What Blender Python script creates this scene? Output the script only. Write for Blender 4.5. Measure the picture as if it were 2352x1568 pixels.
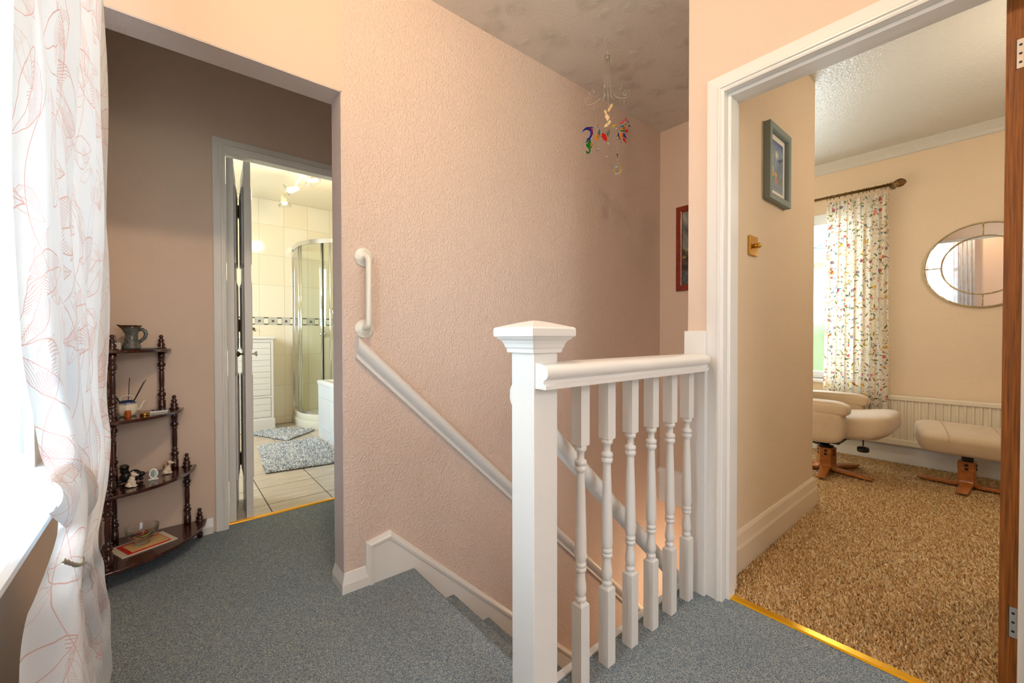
import bpy, bmesh, math, random
import numpy as np
from mathutils import Vector, Matrix, Euler
for o in list(bpy.data.objects): bpy.data.objects.remove(o)
SC = bpy.context.scene
COL = SC.collection
rnd = random.Random(7)
R = math.radians
PI = math.pi

# ------------------------------------------------------------------ camera
cam_d = bpy.data.cameras.new('camera'); cam = bpy.data.objects.new('camera', cam_d); COL.objects.link(cam)
SC.camera = cam
F_PX = 950.4
cam_d.sensor_width = 36; cam_d.lens = 36*F_PX/2352; cam_d.clip_start = .02
yaw, pit, rol = R(39.67), R(-.738), R(-.114)
fwd = Vector((math.sin(yaw)*math.cos(pit), math.cos(yaw)*math.cos(pit), math.sin(pit)))
rgt = Vector((math.cos(yaw), -math.sin(yaw), 0)); up = rgt.cross(fwd)
r2 = math.cos(rol)*rgt + math.sin(rol)*up; u2 = -math.sin(rol)*rgt + math.cos(rol)*up
m = Matrix((r2, u2, -fwd)).transposed().to_4x4(); m.translation = (0, 0, 1.0)
cam.matrix_world = m

# ------------------------------------------------------------------ world, view
W = bpy.data.worlds.new('sky'); SC.world = W; W.use_nodes = True
wn = W.node_tree; wn.nodes.clear()
wo = wn.nodes.new('ShaderNodeOutputWorld'); bg = wn.nodes.new('ShaderNodeBackground')
tc = wn.nodes.new('ShaderNodeTexCoord'); sx = wn.nodes.new('ShaderNodeSeparateXYZ'); cr = wn.nodes.new('ShaderNodeValToRGB')
wn.links.new(tc.outputs['Generated'], sx.inputs[0]); wn.links.new(sx.outputs[2], cr.inputs[0])
el = cr.color_ramp.elements
el[0].position = .0; el[0].color = (.22, .30, .16, 1)
el[1].position = .06; el[1].color = (.85, .92, 1, 1)
cr.color_ramp.elements.new(.02).color = (.30, .38, .26, 1)
wn.links.new(cr.outputs[0], bg.inputs[0]); bg.inputs[1].default_value = 3.2
wn.links.new(bg.outputs[0], wo.inputs[0])
vs = SC.view_settings
vs.view_transform = 'Standard'; vs.look = 'None'; vs.gamma = 1; vs.use_curve_mapping = False
vs.exposure = 0.0

def light(kind, name, loc, power, col, size=.1, size_y=None, aim=None, spread=None):
    d = bpy.data.lights.new(name, kind); d.energy = power; d.color = col
    if kind == 'AREA':
        d.shape = 'RECTANGLE'; d.size = size; d.size_y = size_y or size
        if spread: d.spread = spread
    else: d.shadow_soft_size = size
    o = bpy.data.objects.new(name, d); COL.objects.link(o); o.location = loc
    if aim is not None:
        o.rotation_euler = (Vector(aim)-Vector(loc)).to_track_quat('-Z', 'Y').to_euler()
    return o
DAY = (.78, .91, 1.0); WARM = (1.0, .74, .48); SOFT = (1, .86, .68)
# daylight through the landing window
light('AREA', 'landing_window_daylight', (-.53, .94, 1.45), 112, DAY, 1.25, 1.5, (1, .94, 1.32))
# landing ceiling lamp
light('POINT', 'landing_lamp', (.32, .60, 2.44), 37, WARM, .04)
# added cool fill light behind the camera, no known window there
light('AREA', 'landing_back_fill', (.7, -2.15, 1.5), 5, (.93, .95, 1), 1.1, 1.2, (.8, 1, 1.2))
# added soft fill light behind the camera to lift ceiling and walls
light('POINT', 'landing_soft_fill', (.95, -1.1, 1.75), 20, (1, .92, .84), .22)
# bedroom
light('AREA', 'bedroom_window_daylight', (4.62, 1.65, 1.40), 110, DAY, 1.5, 1.4, (3, 1.4, 1.1))
light('POINT', 'bedroom_lamp', (3.0, -.35, 1.95), 22, SOFT, .1)
# bathroom
light('AREA', 'bathroom_window_daylight', (-.82, 4.2, 1.6), 45, DAY, .8, .9, (1, 4.2, 1.2))
light('POINT', 'bathroom_spots', (.95, 4.05, 2.25), 15, (1, .86, .64), .06)
# lamp at the foot of the stairs
light('POINT', 'downstairs_lamp', (2.75, 1.25, -.75), 7, WARM, .08)

# ------------------------------------------------------------------ materials
def S(r, g, b):
    f = lambda c: (c/255/12.92) if c/255 <= .04045 else ((c/255+.055)/1.055)**2.4
    return (f(r), f(g), f(b), 1)
class NT:
    def __init__(s, name):
        s.m = bpy.data.materials.new(name); s.m.use_nodes = True; s.t = s.m.node_tree
        s.b = s.t.nodes['Principled BSDF']
    def n(s, t, **k):
        x = s.t.nodes.new('ShaderNode'+t)
        for a, v in k.items(): setattr(x, a, v)
        return x
    def put(s, sock, v):
        if isinstance(v, bpy.types.NodeSocket): s.t.links.new(v, sock)
        elif v is not None: sock.default_value = v
    def m_(s, op, a, b=None, c=None):
        x = s.n('Math', operation=op)
        for i, v in enumerate((a, b, c)):
            if v is not None: s.put(x.inputs[i], v)
        return x.outputs[0]
    def add(s, a, b): return s.m_('ADD', a, b)
    def sub(s, a, b): return s.m_('SUBTRACT', a, b)
    def mul(s, a, b): return s.m_('MULTIPLY', a, b)
    def mx(s, a, b): return s.m_('MAXIMUM', a, b)
    def lt(s, a, b): return s.m_('LESS_THAN', a, b)
    def gt(s, a, b): return s.m_('GREATER_THAN', a, b)
    def ab(s, a): return s.m_('ABSOLUTE', a)
    def sin(s, a): return s.m_('SINE', a)
    def cos(s, a): return s.m_('COSINE', a)
    def coord(s, kind='Object', scale=(1, 1, 1), loc=(0, 0, 0), rot=(0, 0, 0)):
        t = s.n('TexCoord'); mp = s.n('Mapping')
        s.t.links.new(t.outputs[kind], mp.inputs[0])
        mp.inputs[1].default_value = loc; mp.inputs[2].default_value = rot; mp.inputs[3].default_value = scale
        return mp.outputs[0]
    def world(s, scale=(1, 1, 1), loc=(0, 0, 0)):
        g = s.n('NewGeometry'); mp = s.n('Mapping'); s.t.links.new(g.outputs['Position'], mp.inputs[0])
        mp.inputs[1].default_value = loc; mp.inputs[3].default_value = scale
        return mp.outputs[0]
    def noise(s, v, sc, det=2, rough=.5, dist=0):
        x = s.n('TexNoise'); s.put(x.inputs['Vector'], v); x.inputs['Scale'].default_value = sc
        x.inputs['Detail'].default_value = det; x.inputs['Roughness'].default_value = rough; x.inputs['Distortion'].default_value = dist
        return x.outputs['Fac']
    def ramp(s, f, stops, const=False):
        x = s.n('ValToRGB'); s.put(x.inputs[0], f); cr = x.color_ramp
        if const: cr.interpolation = 'CONSTANT'
        while len(cr.elements) < len(stops): cr.elements.new(.5)
        for e, (p, c) in zip(cr.elements, stops):
            e.position = p; e.color = c if len(c) == 4 else (*c, 1)
        return x.outputs[0]
    def mix(s, f, a, b):
        x = s.n('Mix', data_type='RGBA'); s.put(x.inputs[0], f); s.put(x.inputs[6], a); s.put(x.inputs[7], b)
        return x.outputs[2]
    def bump(s, h, strength=.5, dist=.002, normal=None):
        x = s.n('Bump'); s.put(x.inputs['Height'], h); x.inputs['Strength'].default_value = strength
        x.inputs['Distance'].default_value = dist
        if normal is not None: s.put(x.inputs['Normal'], normal)
        s.t.links.new(x.outputs[0], s.b.inputs['Normal']); return x.outputs[0]
    def set(s, col=None, rough=None, metal=None, **k):
        if col is not None: s.put(s.b.inputs['Base Color'], col)
        if rough is not None: s.put(s.b.inputs['Roughness'], rough)
        if metal is not None: s.b.inputs['Metallic'].default_value = metal
        for a, v in k.items(): s.put(s.b.inputs[a.replace('_', ' ')], v)
        return s
MC = {}
def plain(name, col, rough=.5, metal=0, bump=0, bs=200, **k):
    if name in MC: return MC[name]
    t = NT(name); t.set(col, rough, metal, **k)
    if bump: t.bump(t.noise(t.world(), bs, 3), .6, bump)
    MC[name] = t.m; return t.m

# paint, textured wallpaper
def wallmat(name, col, chip=0, scale=1.0, blot=.04):
    t = NT(name); w = t.world()
    n1 = t.noise(w, 2.2, 3)
    c2 = tuple(min(1, c*(1-blot*2)) for c in col[:3])+(1,)
    t.set(t.mix(n1, col, c2), .62)
    h = t.noise(w, 9, 3, .6)
    bn = t.bump(h, .25, .006)
    if chip:
        wv = t.world((1, 1, .72))
        a = t.noise(wv, 140*scale, 1, .5); a = t.ramp(a, [(.44, (0, 0, 0)), (.72, (1, 1, 1))])
        t.bump(a, .62, chip, bn)
    else:
        t.bump(t.noise(w, 130, 3), .35, .0012, bn)
    return t.m
M_PINK_CHIP = wallmat('pink_woodchip_paper', S(224, 202, 188), .0030)
M_PINK = wallmat('pink_wall_paint', S(224, 200, 180))
M_CREAM = wallmat('cream_wall_paint', S(230, 206, 174), .0010, .8)
M_SMOOTH = wallmat('smooth_peach_paint', S(224, 196, 172))
M_REVEAL = wallmat('pale_lilac_reveal_paint', S(214, 200, 196), .0015)
# swirled ceiling
def swirl(name, col, rough=.34):
    t = NT(name); w = t.world()
    nn = t.n('TexNoise'); t.put(nn.inputs['Vector'], w); nn.inputs['Scale'].default_value = 5; nn.inputs['Detail'].default_value = 2
    vm = t.n('VectorMath', operation='SCALE'); t.put(vm.inputs[0], nn.outputs['Color']); vm.inputs['Scale'].default_value = .10
    va = t.n('VectorMath', operation='ADD'); t.put(va.inputs[0], w); t.put(va.inputs[1], vm.outputs[0])
    vo = t.n('TexVoronoi', voronoi_dimensions='2D'); t.put(vo.inputs['Vector'], va.outputs[0]); vo.inputs['Scale'].default_value = 6.4; vo.inputs['Randomness'].default_value = .8
    d = vo.outputs['Distance']
    rings = t.sin(t.add(t.mul(d, 185.0), t.mul(t.noise(w, 30, 2), 5.0)))
    core = t.ramp(d, [(0, (1, 1, 1)), (.20, (0, 0, 0))])
    blob = t.mul(core, t.noise(w, 60, 3, .6))
    fade = t.mul(t.ramp(t.noise(w, 9, 3), [(.36, (.2,)*3), (.58, (1,)*3)]), t.ramp(d, [(.25, (1,)*3), (.5, (.15,)*3)]))
    h = t.add(t.mul(t.mul(rings, .28), fade), t.mul(blob, 3.0))
    h = t.add(h, t.mul(t.noise(w, 110, 3), .7))
    t.set(col, rough); t.bump(h, .9, .0036); return t.m
M_CEIL = swirl('swirl_textured_ceiling_paint', S(222, 212, 200))
def stipple():
    t = NT('stippled_ceiling_gloss'); w = t.world()
    a = t.noise(w, 75, 2, .6); t.set(S(205, 200, 188), .32)
    t.bump(t.ramp(a, [(.35, (0, 0, 0)), (.7, (1, 1, 1))]), .7, .003); return t.m
M_STIP = stipple()
def gloss(name, col, rough=.28):
    t = NT(name); w = t.world()
    t.set(col, rough); t.bump(t.noise(w, 45, 2), .10, .0006); return t.m
M_WHITE = gloss('white_gloss_paint', S(232, 230, 226))
M_WHITE2 = plain('white_satin_paint', S(228, 224, 216), .4)
M_UPVC = plain('white_upvc', S(235, 238, 240), .3)
def carpet(name, c1, c2, c3, sc=420):
    t = NT(name); w = t.world((1, 1, 1)); dk = tuple(c*.58 for c in c1[:3])+(1,)
    vo = t.n('TexVoronoi'); t.put(vo.inputs['Vector'], w); vo.inputs['Scale'].default_value = sc
    sp = t.n('SeparateColor'); t.put(sp.inputs[0], vo.outputs['Color']); big = t.noise(w, 3.0, 3); mid = t.noise(w, 38, 2)
    col = t.ramp(sp.outputs[0], [(0, dk), (.30, c1), (.62, c2), (.86, c3), (1, c3)])
    wear = t.mix(t.mul(t.mul(big, mid), .9), col, c1)
    t.set(wear, .95); t.bump(t.add(vo.outputs['Distance'], t.mul(mid, .4)), .6, .004); t.b.inputs['Specular IOR Level'].default_value = .1
    return t.m
M_CARPET = carpet('blue_grey_heather_carpet', S(108, 126, 140), S(146, 158, 166), S(196, 198, 190), 520)
M_BEIGEB = carpet('brown_carpet_backing', S(110, 84, 54), S(140, 110, 74), S(170, 140, 100), 200)
def wood(name, c1, c2, rough=.3, sc=(30, 30, 2.5), coat=0):
    t = NT(name); w = t.world(sc)
    a = t.noise(w, 1.4, 5, .65, .6); col = t.ramp(a, [(.3, c1), (.7, c2)])
    t.set(col, rough); t.b.inputs['Coat Weight'].default_value = coat
    t.bump(a, .15, .0008); return t.m
M_MAHOG = wood('dark_mahogany_varnish', S(34, 14, 12), S(78, 34, 24), .18, (30, 30, 6), .5)
M_BEECH = wood('orange_laminated_wood', S(146, 82, 24), S(190, 114, 44), .35, (8, 8, 30), .2)
M_PINE = wood('stained_pine_door_edge', S(96, 52, 10), S(176, 104, 26), .45, (160, 160, 4))
M_REDFR = wood('red_brown_frame_wood', S(108, 32, 10), S(150, 52, 18), .3, (20, 20, 20), .2)
M_CHROME = plain('chrome', (.82, .82, .8, 1), .12, 1)
M_STEEL = plain('brushed_aluminium', (.72, .72, .72, 1), .25, 1)
M_WIRE = plain('tarnished_silver_wire', S(200, 195, 180), .3, .8)
M_BRASS = plain('polished_brass', S(212, 168, 84), .18, 1)
M_GOLD = plain('gold_threshold_brass', S(240, 180, 30), .25, .8)
M_ABRASS = plain('antique_brass', S(112, 90, 56), .35, 1)
M_BLACK = plain('black_painted_metal', S(22, 20, 20), .4)
M_MIRROR = plain('mirror_silver', (.93, .93, .93, 1), .0, 1)
M_PORC = plain('white_porcelain', S(240, 238, 232), .12)
M_ACRY = plain('cream_acrylic', S(236, 234, 216), .15)
M_BATH = plain('white_acrylic', S(240, 244, 246), .15)
def glass(name, col=(1, 1, 1, 1), rough=0, tint=.08):
    # thin clear pane: mostly transparent with a fresnel sheen
    t = NT(name); out = t.t.nodes['Material Output']
    tr = t.n('BsdfTransparent'); tr.inputs[0].default_value = col
    gl = t.n('BsdfGlossy'); gl.inputs['Roughness'].default_value = rough
    lw = t.n('LayerWeight'); lw.inputs[0].default_value = .25
    mx = t.n('MixShader'); t.put(mx.inputs[0], t.add(t.mul(lw.outputs['Fresnel'], .5), tint*.3))
    t.t.links.new(tr.outputs[0], mx.inputs[1]); t.t.links.new(gl.outputs[0], mx.inputs[2])
    t.t.links.new(mx.outputs[0], out.inputs[0]); return t.m
M_PANE = glass('clear_window_glass', (.97, .99, 1, 1))
M_SHOWER = glass('pale_green_shower_glass', (.90, .95, .92, 1))
M_BOWL = glass('clear_bowl_glass', (.98, .98, .97, 1), .02, .08)
def tinted(name, col):
    t = NT(name); t.set(col, .08); t.b.inputs['Transmission Weight'].default_value = .45
    t.b.inputs['IOR'].default_value = 1.3; return t.m
def emis(name, col, s):
    t = NT(name); t.set(col, .4); t.b.inputs['Emission Color'].default_value = col; t.b.inputs['Emission Strength'].default_value = s
    return t.m
def fabric(name, col, sc=600, rough=.9, bump=.0008, var=.12):
    t = NT(name); w = t.world(); n1 = t.noise(w, sc, 2); big = t.noise(w, 14, 3)
    c2 = tuple(c*(1-var*2.2) for c in col[:3])+(1,)
    t.set(t.mix(t.add(t.mul(n1, .5), t.mul(big, .5)), col, c2), rough); t.bump(n1, .5, bump)
    t.b.inputs['Sheen Weight'].default_value = .4; return t.m
M_CHAIR = fabric('beige_chenille_upholstery', S(212, 186, 150), 260, bump=.0030, var=.16)

# ------------------------------------------------------------------ mesh helpers
WL = {}
def tag(o, label=None, cat=None, group=None, kind=None):
    if label: o['label'] = label
    if cat: o['category'] = cat
    if group: o['group'] = group
    if kind: o['kind'] = kind
    return o
def thing(name, loc, label, cat, group=None, rz=0):
    o = bpy.data.objects.new(name, None); COL.objects.link(o); o.location = loc; o.rotation_euler = (0, 0, rz)
    o.empty_display_size = .05; WL[o] = Vector(loc); return tag(o, label, cat, group)
class MB:
    def __init__(s): s.v = []; s.f = []; s.sm = []
    def addv(s, vs): k = len(s.v); s.v += [tuple(v) for v in vs]; return k
    def face(s, idx, smooth=False): s.f.append(tuple(idx)); s.sm.append(smooth)
    def box(s, a, b, mtx=None):
        (x0, y0, z0), (x1, y1, z1) = a, b
        x0, x1 = sorted((x0, x1)); y0, y1 = sorted((y0, y1)); z0, z1 = sorted((z0, z1))
        P = [Vector(p) for p in ((x0,y0,z0),(x1,y0,z0),(x1,y1,z0),(x0,y1,z0),(x0,y0,z1),(x1,y0,z1),(x1,y1,z1),(x0,y1,z1))]
        if mtx is not None: P = [mtx @ p for p in P]
        k = s.addv(P)
        for q in ((3,2,1,0),(4,5,6,7),(0,1,5,4),(1,2,6,5),(2,3,7,6),(3,0,4,7)): s.face([k+i for i in q])
        return s
    def quad(s, P):
        k = s.addv(P); s.face(range(k, k+len(P))); return s
    def prism(s, poly, z0, z1, mtx=None):      # poly CCW in xy
        n = len(poly); P = [Vector((x, y, z0)) for x, y in poly]+[Vector((x, y, z1)) for x, y in poly]
        if mtx is not None: P = [mtx @ p for p in P]
        k = s.addv(P)
        s.face([k+i for i in range(n)][::-1]); s.face([k+n+i for i in range(n)])
        for i in range(n): j = (i+1) % n; s.face((k+i, k+j, k+n+j, k+n+i))
        return s
    def lathe(s, c, prof, n=24, mtx=None, smooth=True, cap=True):
        c = Vector(c); rows = []
        for r, z in prof:
            P = [Vector((r*math.cos(2*PI*i/n), r*math.sin(2*PI*i/n), z)) for i in range(n)]
            if mtx is not None: P = [mtx @ p for p in P]
            rows.append(s.addv([p+c for p in P]))
        for a, b in zip(rows, rows[1:]):
            for i in range(n): j = (i+1) % n; s.face((a+i, a+j, b+j, b+i), smooth)
        if cap:
            s.face([rows[0]+i for i in range(n)][::-1]); s.face([rows[-1]+i for i in range(n)])
        return s
    def tube(s, pts, r, n=8, smooth=True, cap=True, flat=1.0):
        pts = [Vector(p) for p in pts]; rr = r if isinstance(r, (list, tuple)) else [r]*len(pts); rows = []
        t0 = (pts[1]-pts[0]).normalized(); a = Vector((0, 0, 1)) if abs(t0.z) < .9 else Vector((1, 0, 0))
        u = t0.cross(a).normalized()
        for i, p in enumerate(pts):
            t = ((pts[min(i+1, len(pts)-1)]-p).normalized()+(p-pts[max(i-1, 0)]).normalized())
            t = t.normalized() if t.length > 1e-6 else t0
            u = (u-t*u.dot(t)).normalized(); w = t.cross(u)
            rows.append(s.addv([p+rr[i]*(math.cos(2*PI*k/n)*u+flat*math.sin(2*PI*k/n)*w) for k in range(n)]))
        for a, b in zip(rows, rows[1:]):
            for i in range(n): j = (i+1) % n; s.face((a+i, a+j, b+j, b+i), smooth)
        if cap:
            s.face([rows[0]+i for i in range(n)][::-1]); s.face([rows[-1]+i for i in range(n)])
        return s
    def cushion(s, c, size, e=.35, e2=None, rot=(0, 0, 0), n=28, fn=None):
        e2 = e if e2 is None else e2; mt = Euler(rot).to_matrix(); c = Vector(c)
        sg = lambda v, p: math.copysign(abs(v)**p, v); rows = []; nu, nv = n, n//2
        for j in range(nv+1):
            ph = -PI/2+PI*j/nv; P = []
            for i in range(nu):
                th = 2*PI*i/nu
                p = Vector((sg(math.cos(ph), e)*sg(math.cos(th), e2)*size[0]/2, sg(math.cos(ph), e)*sg(math.sin(th), e2)*size[1]/2, sg(math.sin(ph), e)*size[2]/2))
                if fn: p = fn(p)
                P.append(mt @ p+c)
            rows.append(s.addv(P))
        for a, b in zip(rows, rows[1:]):
            for i in range(nu): j = (i+1) % nu; s.face((a+i, a+j, b+j, b+i), True)
        return s
    def mould(s, path, prof, fn, closed=False):
        """sweep prof (w outward to the left of the path, h) along a flat 2D path with mitres"""
        n = len(path); P = [Vector((p[0], p[1])) for p in path]; rows = []
        for i in range(n):
            d1 = (P[i]-P[i-1]).normalized() if (i > 0 or closed) else None
            d2 = (P[(i+1) % n]-P[i]).normalized() if (i < n-1 or closed) else None
            if d1 is None: d1 = d2
            if d2 is None: d2 = d1
            n1 = Vector((-d1.y, d1.x)); n2 = Vector((-d2.y, d2.x)); mm = (n1+n2).normalized(); k = 1/max(.2, mm.dot(n1))
            rows.append(s.addv([fn(P[i].x+mm.x*w*k, P[i].y+mm.y*w*k, h) for w, h in prof]))
        q = len(prof)
        segs = list(zip(rows, rows[1:]))+([(rows[-1], rows[0])] if closed else [])
        for a, b in segs:
            for i in range(q): j = (i+1) % q; s.face((a+i, a+j, b+j, b+i))
        if not closed:
            s.face([rows[0]+i for i in range(q)][::-1]); s.face([rows[-1]+i for i in range(q)])
        return s
    def grid(s, fn, nu, nv, smooth=True):
        k = s.addv([fn(i/nu, j/nv) for j in range(nv+1) for i in range(nu+1)])
        for j in range(nv):
            for i in range(nu):
                a = k+j*(nu+1)+i; s.face((a, a+1, a+nu+2, a+nu+1), smooth)
        s.gn = (nu, nv); return s
    def build(s, name, mat, parent=None, bevel=0, seg=2, subd=0, solid=0, local=False, label=None, cat=None, group=None, kind=None, uv=None, fixn=True, remesh=0, cols=None):
        me = bpy.data.meshes.new(name); V = np.array(s.v, dtype=float)
        if local: org = Vector((0, 0, 0))
        else: org = Vector((V[:, 0].mean(), V[:, 1].mean(), V[:, 2].min()))
        V = V-np.array(org)
        me.from_pydata(V.tolist(), [], s.f); me.polygons.foreach_set('use_smooth', s.sm)
        if uv is not None:
            ul = me.uv_layers.new(name='UVMap'); nu, nv = s.gn; k = [0]
            li = np.zeros(len(me.loops), dtype=np.int32); me.loops.foreach_get('vertex_index', li)
            uu = (li % (nu+1))/nu*uv[0]; vv = (li//(nu+1))/nv*uv[1]
            ul.data.foreach_set('uv', np.stack([uu, vv], 1).ravel().astype(np.float32))
        if cols is not None:
            ca = me.color_attributes.new('Col', 'FLOAT_COLOR', 'POINT'); ca.data.foreach_set('color', np.array(cols, dtype=np.float32).ravel())
        if fixn and uv is None:
            bm = bmesh.new(); bm.from_mesh(me); bmesh.ops.recalc_face_normals(bm, faces=bm.faces); bm.to_mesh(me); bm.free()
        me.materials.append(mat)
        o = bpy.data.objects.new(name, me); COL.objects.link(o)
        if parent is not None:
            o.parent = parent; o.location = org if local else org-WL[parent]
            WL[o] = WL[parent]+Vector(o.location)
        else: o.location = org; WL[o] = org
        if remesh:
            r_ = o.modifiers.new('remesh', 'REMESH'); r_.mode = 'VOXEL'; r_.voxel_size = remesh; r_.use_smooth_shade = True
            sm = o.modifiers.new('smooth', 'SMOOTH'); sm.factor = .5; sm.iterations = 3
        if solid:
            q = o.modifiers.new('solid', 'SOLIDIFY'); q.thickness = solid; q.offset = 0
        if bevel:
            bv = o.modifiers.new('bevel', 'BEVEL'); bv.width = bevel; bv.segments = seg; bv.limit_method = 'ANGLE'; bv.angle_limit = R(40)
        if subd:
            sb = o.modifiers.new('subd', 'SUBSURF'); sb.levels = subd; sb.render_levels = subd
        return tag(o, label, cat, group, kind)
def struct(name, mb, mat, label=None, parent=None, **k):
    return mb.build(name, mat, parent, kind=None if parent else 'structure', label=label, **k)
def copy_tree(o, parent=None, loc=None, label=None):
    c = o.copy(); COL.objects.link(c); WL[c] = WL[o].copy()
    if parent is not None: c.parent = parent
    if loc is not None: c.location = loc
    if label: c['label'] = label
    for ch in list(o.children): copy_tree(ch, c)
    return c
def part_copy(o, parent, loc):
    c = o.copy(); COL.objects.link(c); c.parent = parent; c.location = Vector(loc)-WL[parent]; WL[c] = Vector(loc); return c
# ================================================================== THE SETTING
XW, YS, YB, CZ = -.24, 1.655, 2.60, 2.49      # window wall, stair wall, bathroom door wall, ceiling
XD, XE, YJ, XM = 1.60, 2.79, .745, 4.42       # bedroom door wall, stair end wall, return wall, mirror wall
# floors
f = MB(); f.box((XW-.1, -2.0, -.22), (.795, .847, 0)); f.box((XW-.1, .847, -.22), (.70, YS, 0)); f.box((.795, -2.0, -.22), (XD+.055, .83, 0)); f.box((XW-.1, YS, -.22), (.60, 2.655, 0)); f.box((.60, YS+.1, -.22), (1.3, 2.655, 0))
struct('floor', f, M_CARPET, 'blue grey heather carpet of the landing')
f = MB(); f.box((XD+.055, -2.0, -.22), (XM+.15, .83, -.006)); f.box((2.93, .83, -.22), (XM+.15, 2.75, -.006))
struct('floor', f, M_BEIGEB, 'bedroom floor under the golden brown carpet')
grout = plain('grey_floor_grout', S(96, 90, 84), .8)
fb = MB().box((-.75, 2.655, -.2), (2.05, 5.45, -.006)); fb = struct('floor', fb, grout, 'bathroom floor of beige stone-look tiles')
def stone(name, c1, c2):
    t = NT(name); w = t.world((2.2, 14, 5)); a = t.noise(w, 2.2, 6, .6, .8)
    t.set(t.ramp(a, [(.3, c1), (.7, c2)]), .35); t.bump(a, .12, .001); return t.m
stones = [stone('beige_stone_tile_%s' % n, c, d) for n, c, d in (('warm', S(176, 160, 140), S(206, 192, 172)), ('pale', S(184, 172, 154), S(212, 200, 182)), ('grey', S(168, 156, 142), S(198, 186, 170)))]
tx0, ty0, TS = .448-.33*3, 2.818-.33, .33
for i in range(8):
    for j in range(9):
        x0, y0 = tx0+i*TS, ty0+j*TS; x1, y1 = x0+TS-.005, y0+TS-.005
        x0, y0, x1, y1 = max(x0, -.74), max(y0, 2.668), min(x1, 1.93), min(y1, 5.34)
        if x1-x0 < .02 or y1-y0 < .02: continue
        MB().box((x0, y0, -.006), (x1, y1, .0)).build('floor_tile', stones[(i*5+j*3) % 3], fb, bevel=.0015, seg=1)
# ceilings
c = MB().prism([(XW-.1, -2.0), (XD+.02, -2.0), (XD+.02, .80), (XE+.02, .80), (XE+.02, YS+.02), (1.3, YS+.02), (1.3, YB+.02), (XW-.1, YB+.02)], CZ, CZ+.12)
struct('ceiling', c, M_CEIL, 'landing ceiling with raised swirl plaster')
c = MB().prism([(XD+.1, -2.0), (XM+.15, -2.0), (XM+.15, 2.75), (2.86, 2.75), (2.86, .79), (XD+.1, .79)], 2.475, 2.6)
struct('ceiling', c, M_STIP, 'bedroom ceiling with glossy stippled texture')
c = MB().box((-.8, 2.70, 2.545), (2.05, 5.45, 2.7)); struct('ceiling', c, plain('cream_ceiling_paint', S(238, 226, 200), .35), 'plain bathroom ceiling')
c = MB()
for k in range(9):
    a0, a1 = PI/2*k/8, PI/2*(k+1)/8
c.mould([(XM, 2.7), (XM, -2.0)], [(-.001, 0), (-.07, 0), (-.058, -.012), (-.04, -.028), (-.022, -.048), (-.012, -.07), (-.001, -.075)], lambda x, y, h: (x, y, 2.476+h))
struct('trim_1', c, M_STIP, 'rounded coving between bedroom ceiling and mirror wall')
# stair wall with header over the opening
w = MB(); w.box((XW-.1, YS, 1.945), (.522, YS+.115, CZ)); struct('wall_header', w, M_PINK, 'pink wall above the opening to the bathroom lobby')
w = MB(); w.box((.522, YS, -.03), (2.93, YS+.115, CZ)); w.box((.60, YS, -2.6), (3.25, YS+.115, -.03))
struct('wall_stairs', w, M_PINK_CHIP, 'pink woodchip papered wall running down the stairs')
w = MB(); w.box((XW, YS+.001, 1.941), (.5215, YS+.114, 1.9455)); w.box((.5175, YS+.001, .0), (.5225, YS+.114, 1.9455))
struct('wall_opening_reveal', w, M_REVEAL, 'pale reveal round the opening to the lobby')
# window wall (left) with the window hole
WY0, WY1, WZ0, WZ1 = .42, 1.43, .70, 2.08
w = MB(); X0 = XW-.22
w.box((X0, -2.0, -.2), (XW, WY0, CZ)); w.box((X0, WY1, -.2), (XW, YB+.1, CZ)); w.box((X0, WY0, -.2), (XW, WY1, WZ0-.03)); w.box((X0, WY0, WZ1), (XW, WY1, CZ))
struct('wall_left', w, M_PINK, 'pink window wall of the landing')
# bathroom door wall
DX0, DX1, DZ = .232, .95, 1.965
w = MB(); w.box((XW, YB, 0), (DX0-.012, YB+.1, CZ)); w.box((DX1+.012, YB, 0), (1.3, YB+.1, CZ)); w.box((DX0-.012, YB, DZ+.012), (DX1+.012, YB+.1, CZ))
struct('wall_back', w, M_PINK, 'pink lobby wall with the bathroom doorway')
w = MB().box((1.2, YS+.115, 0), (1.3, YB, CZ)); struct('wall_lobby_side', w, M_PINK)
# bedroom door wall (D): hole y -.03...685
w = MB(); w.box((XD, .697, 0), (XD+.12, .825, CZ)); w.box((XD, -.042, 1.915), (XD+.12, .697, CZ)); w.box((XD, -2.0, 0), (XD+.12, -.042, CZ))
struct('wall_right', w, M_PINK, 'peach landing wall round the bedroom doorway')
w = MB(); w.box((XD+.12, YJ, 0), (2.93, .825, 2.6)); struct('wall_return', w, M_CREAM, 'cream return wall with dimmer switch and small picture')
w = MB().box((.80, .83, -2.6), (3.25, .845, -.22)); w.box((.795, .845, -2.6), (.81, YS, -.45)); struct('wall_stairs_inner', w, M_SMOOTH)
w = MB(); w.box((XE, .825, -.215), (2.93, YS, 2.6)); struct('wall_stairs_end', w, M_SMOOTH, 'smooth pink end wall above the stairs')
w = MB(); w.box((3.12, .83, -2.6), (3.25, YS, -.24)); w.box((2.93, .83, -.24), (3.25, YS+.1, -.215)); struct('wall_downstairs', w, M_SMOOTH, 'warm lit wall at the bottom of the stairs')
w = MB(); w.box((2.93, 2.65, 0), (XM, 2.75, 2.6)); w.box((2.83, YS+.115, 0), (2.93, 2.75, 2.6)); struct('wall_bedroom_side', w, M_CREAM)
w = MB(); w.box((XD+.12, -2.1, 0), (XM, -2.0, 2.6)); struct('wall_bedroom_rear', w, M_CREAM)
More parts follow.
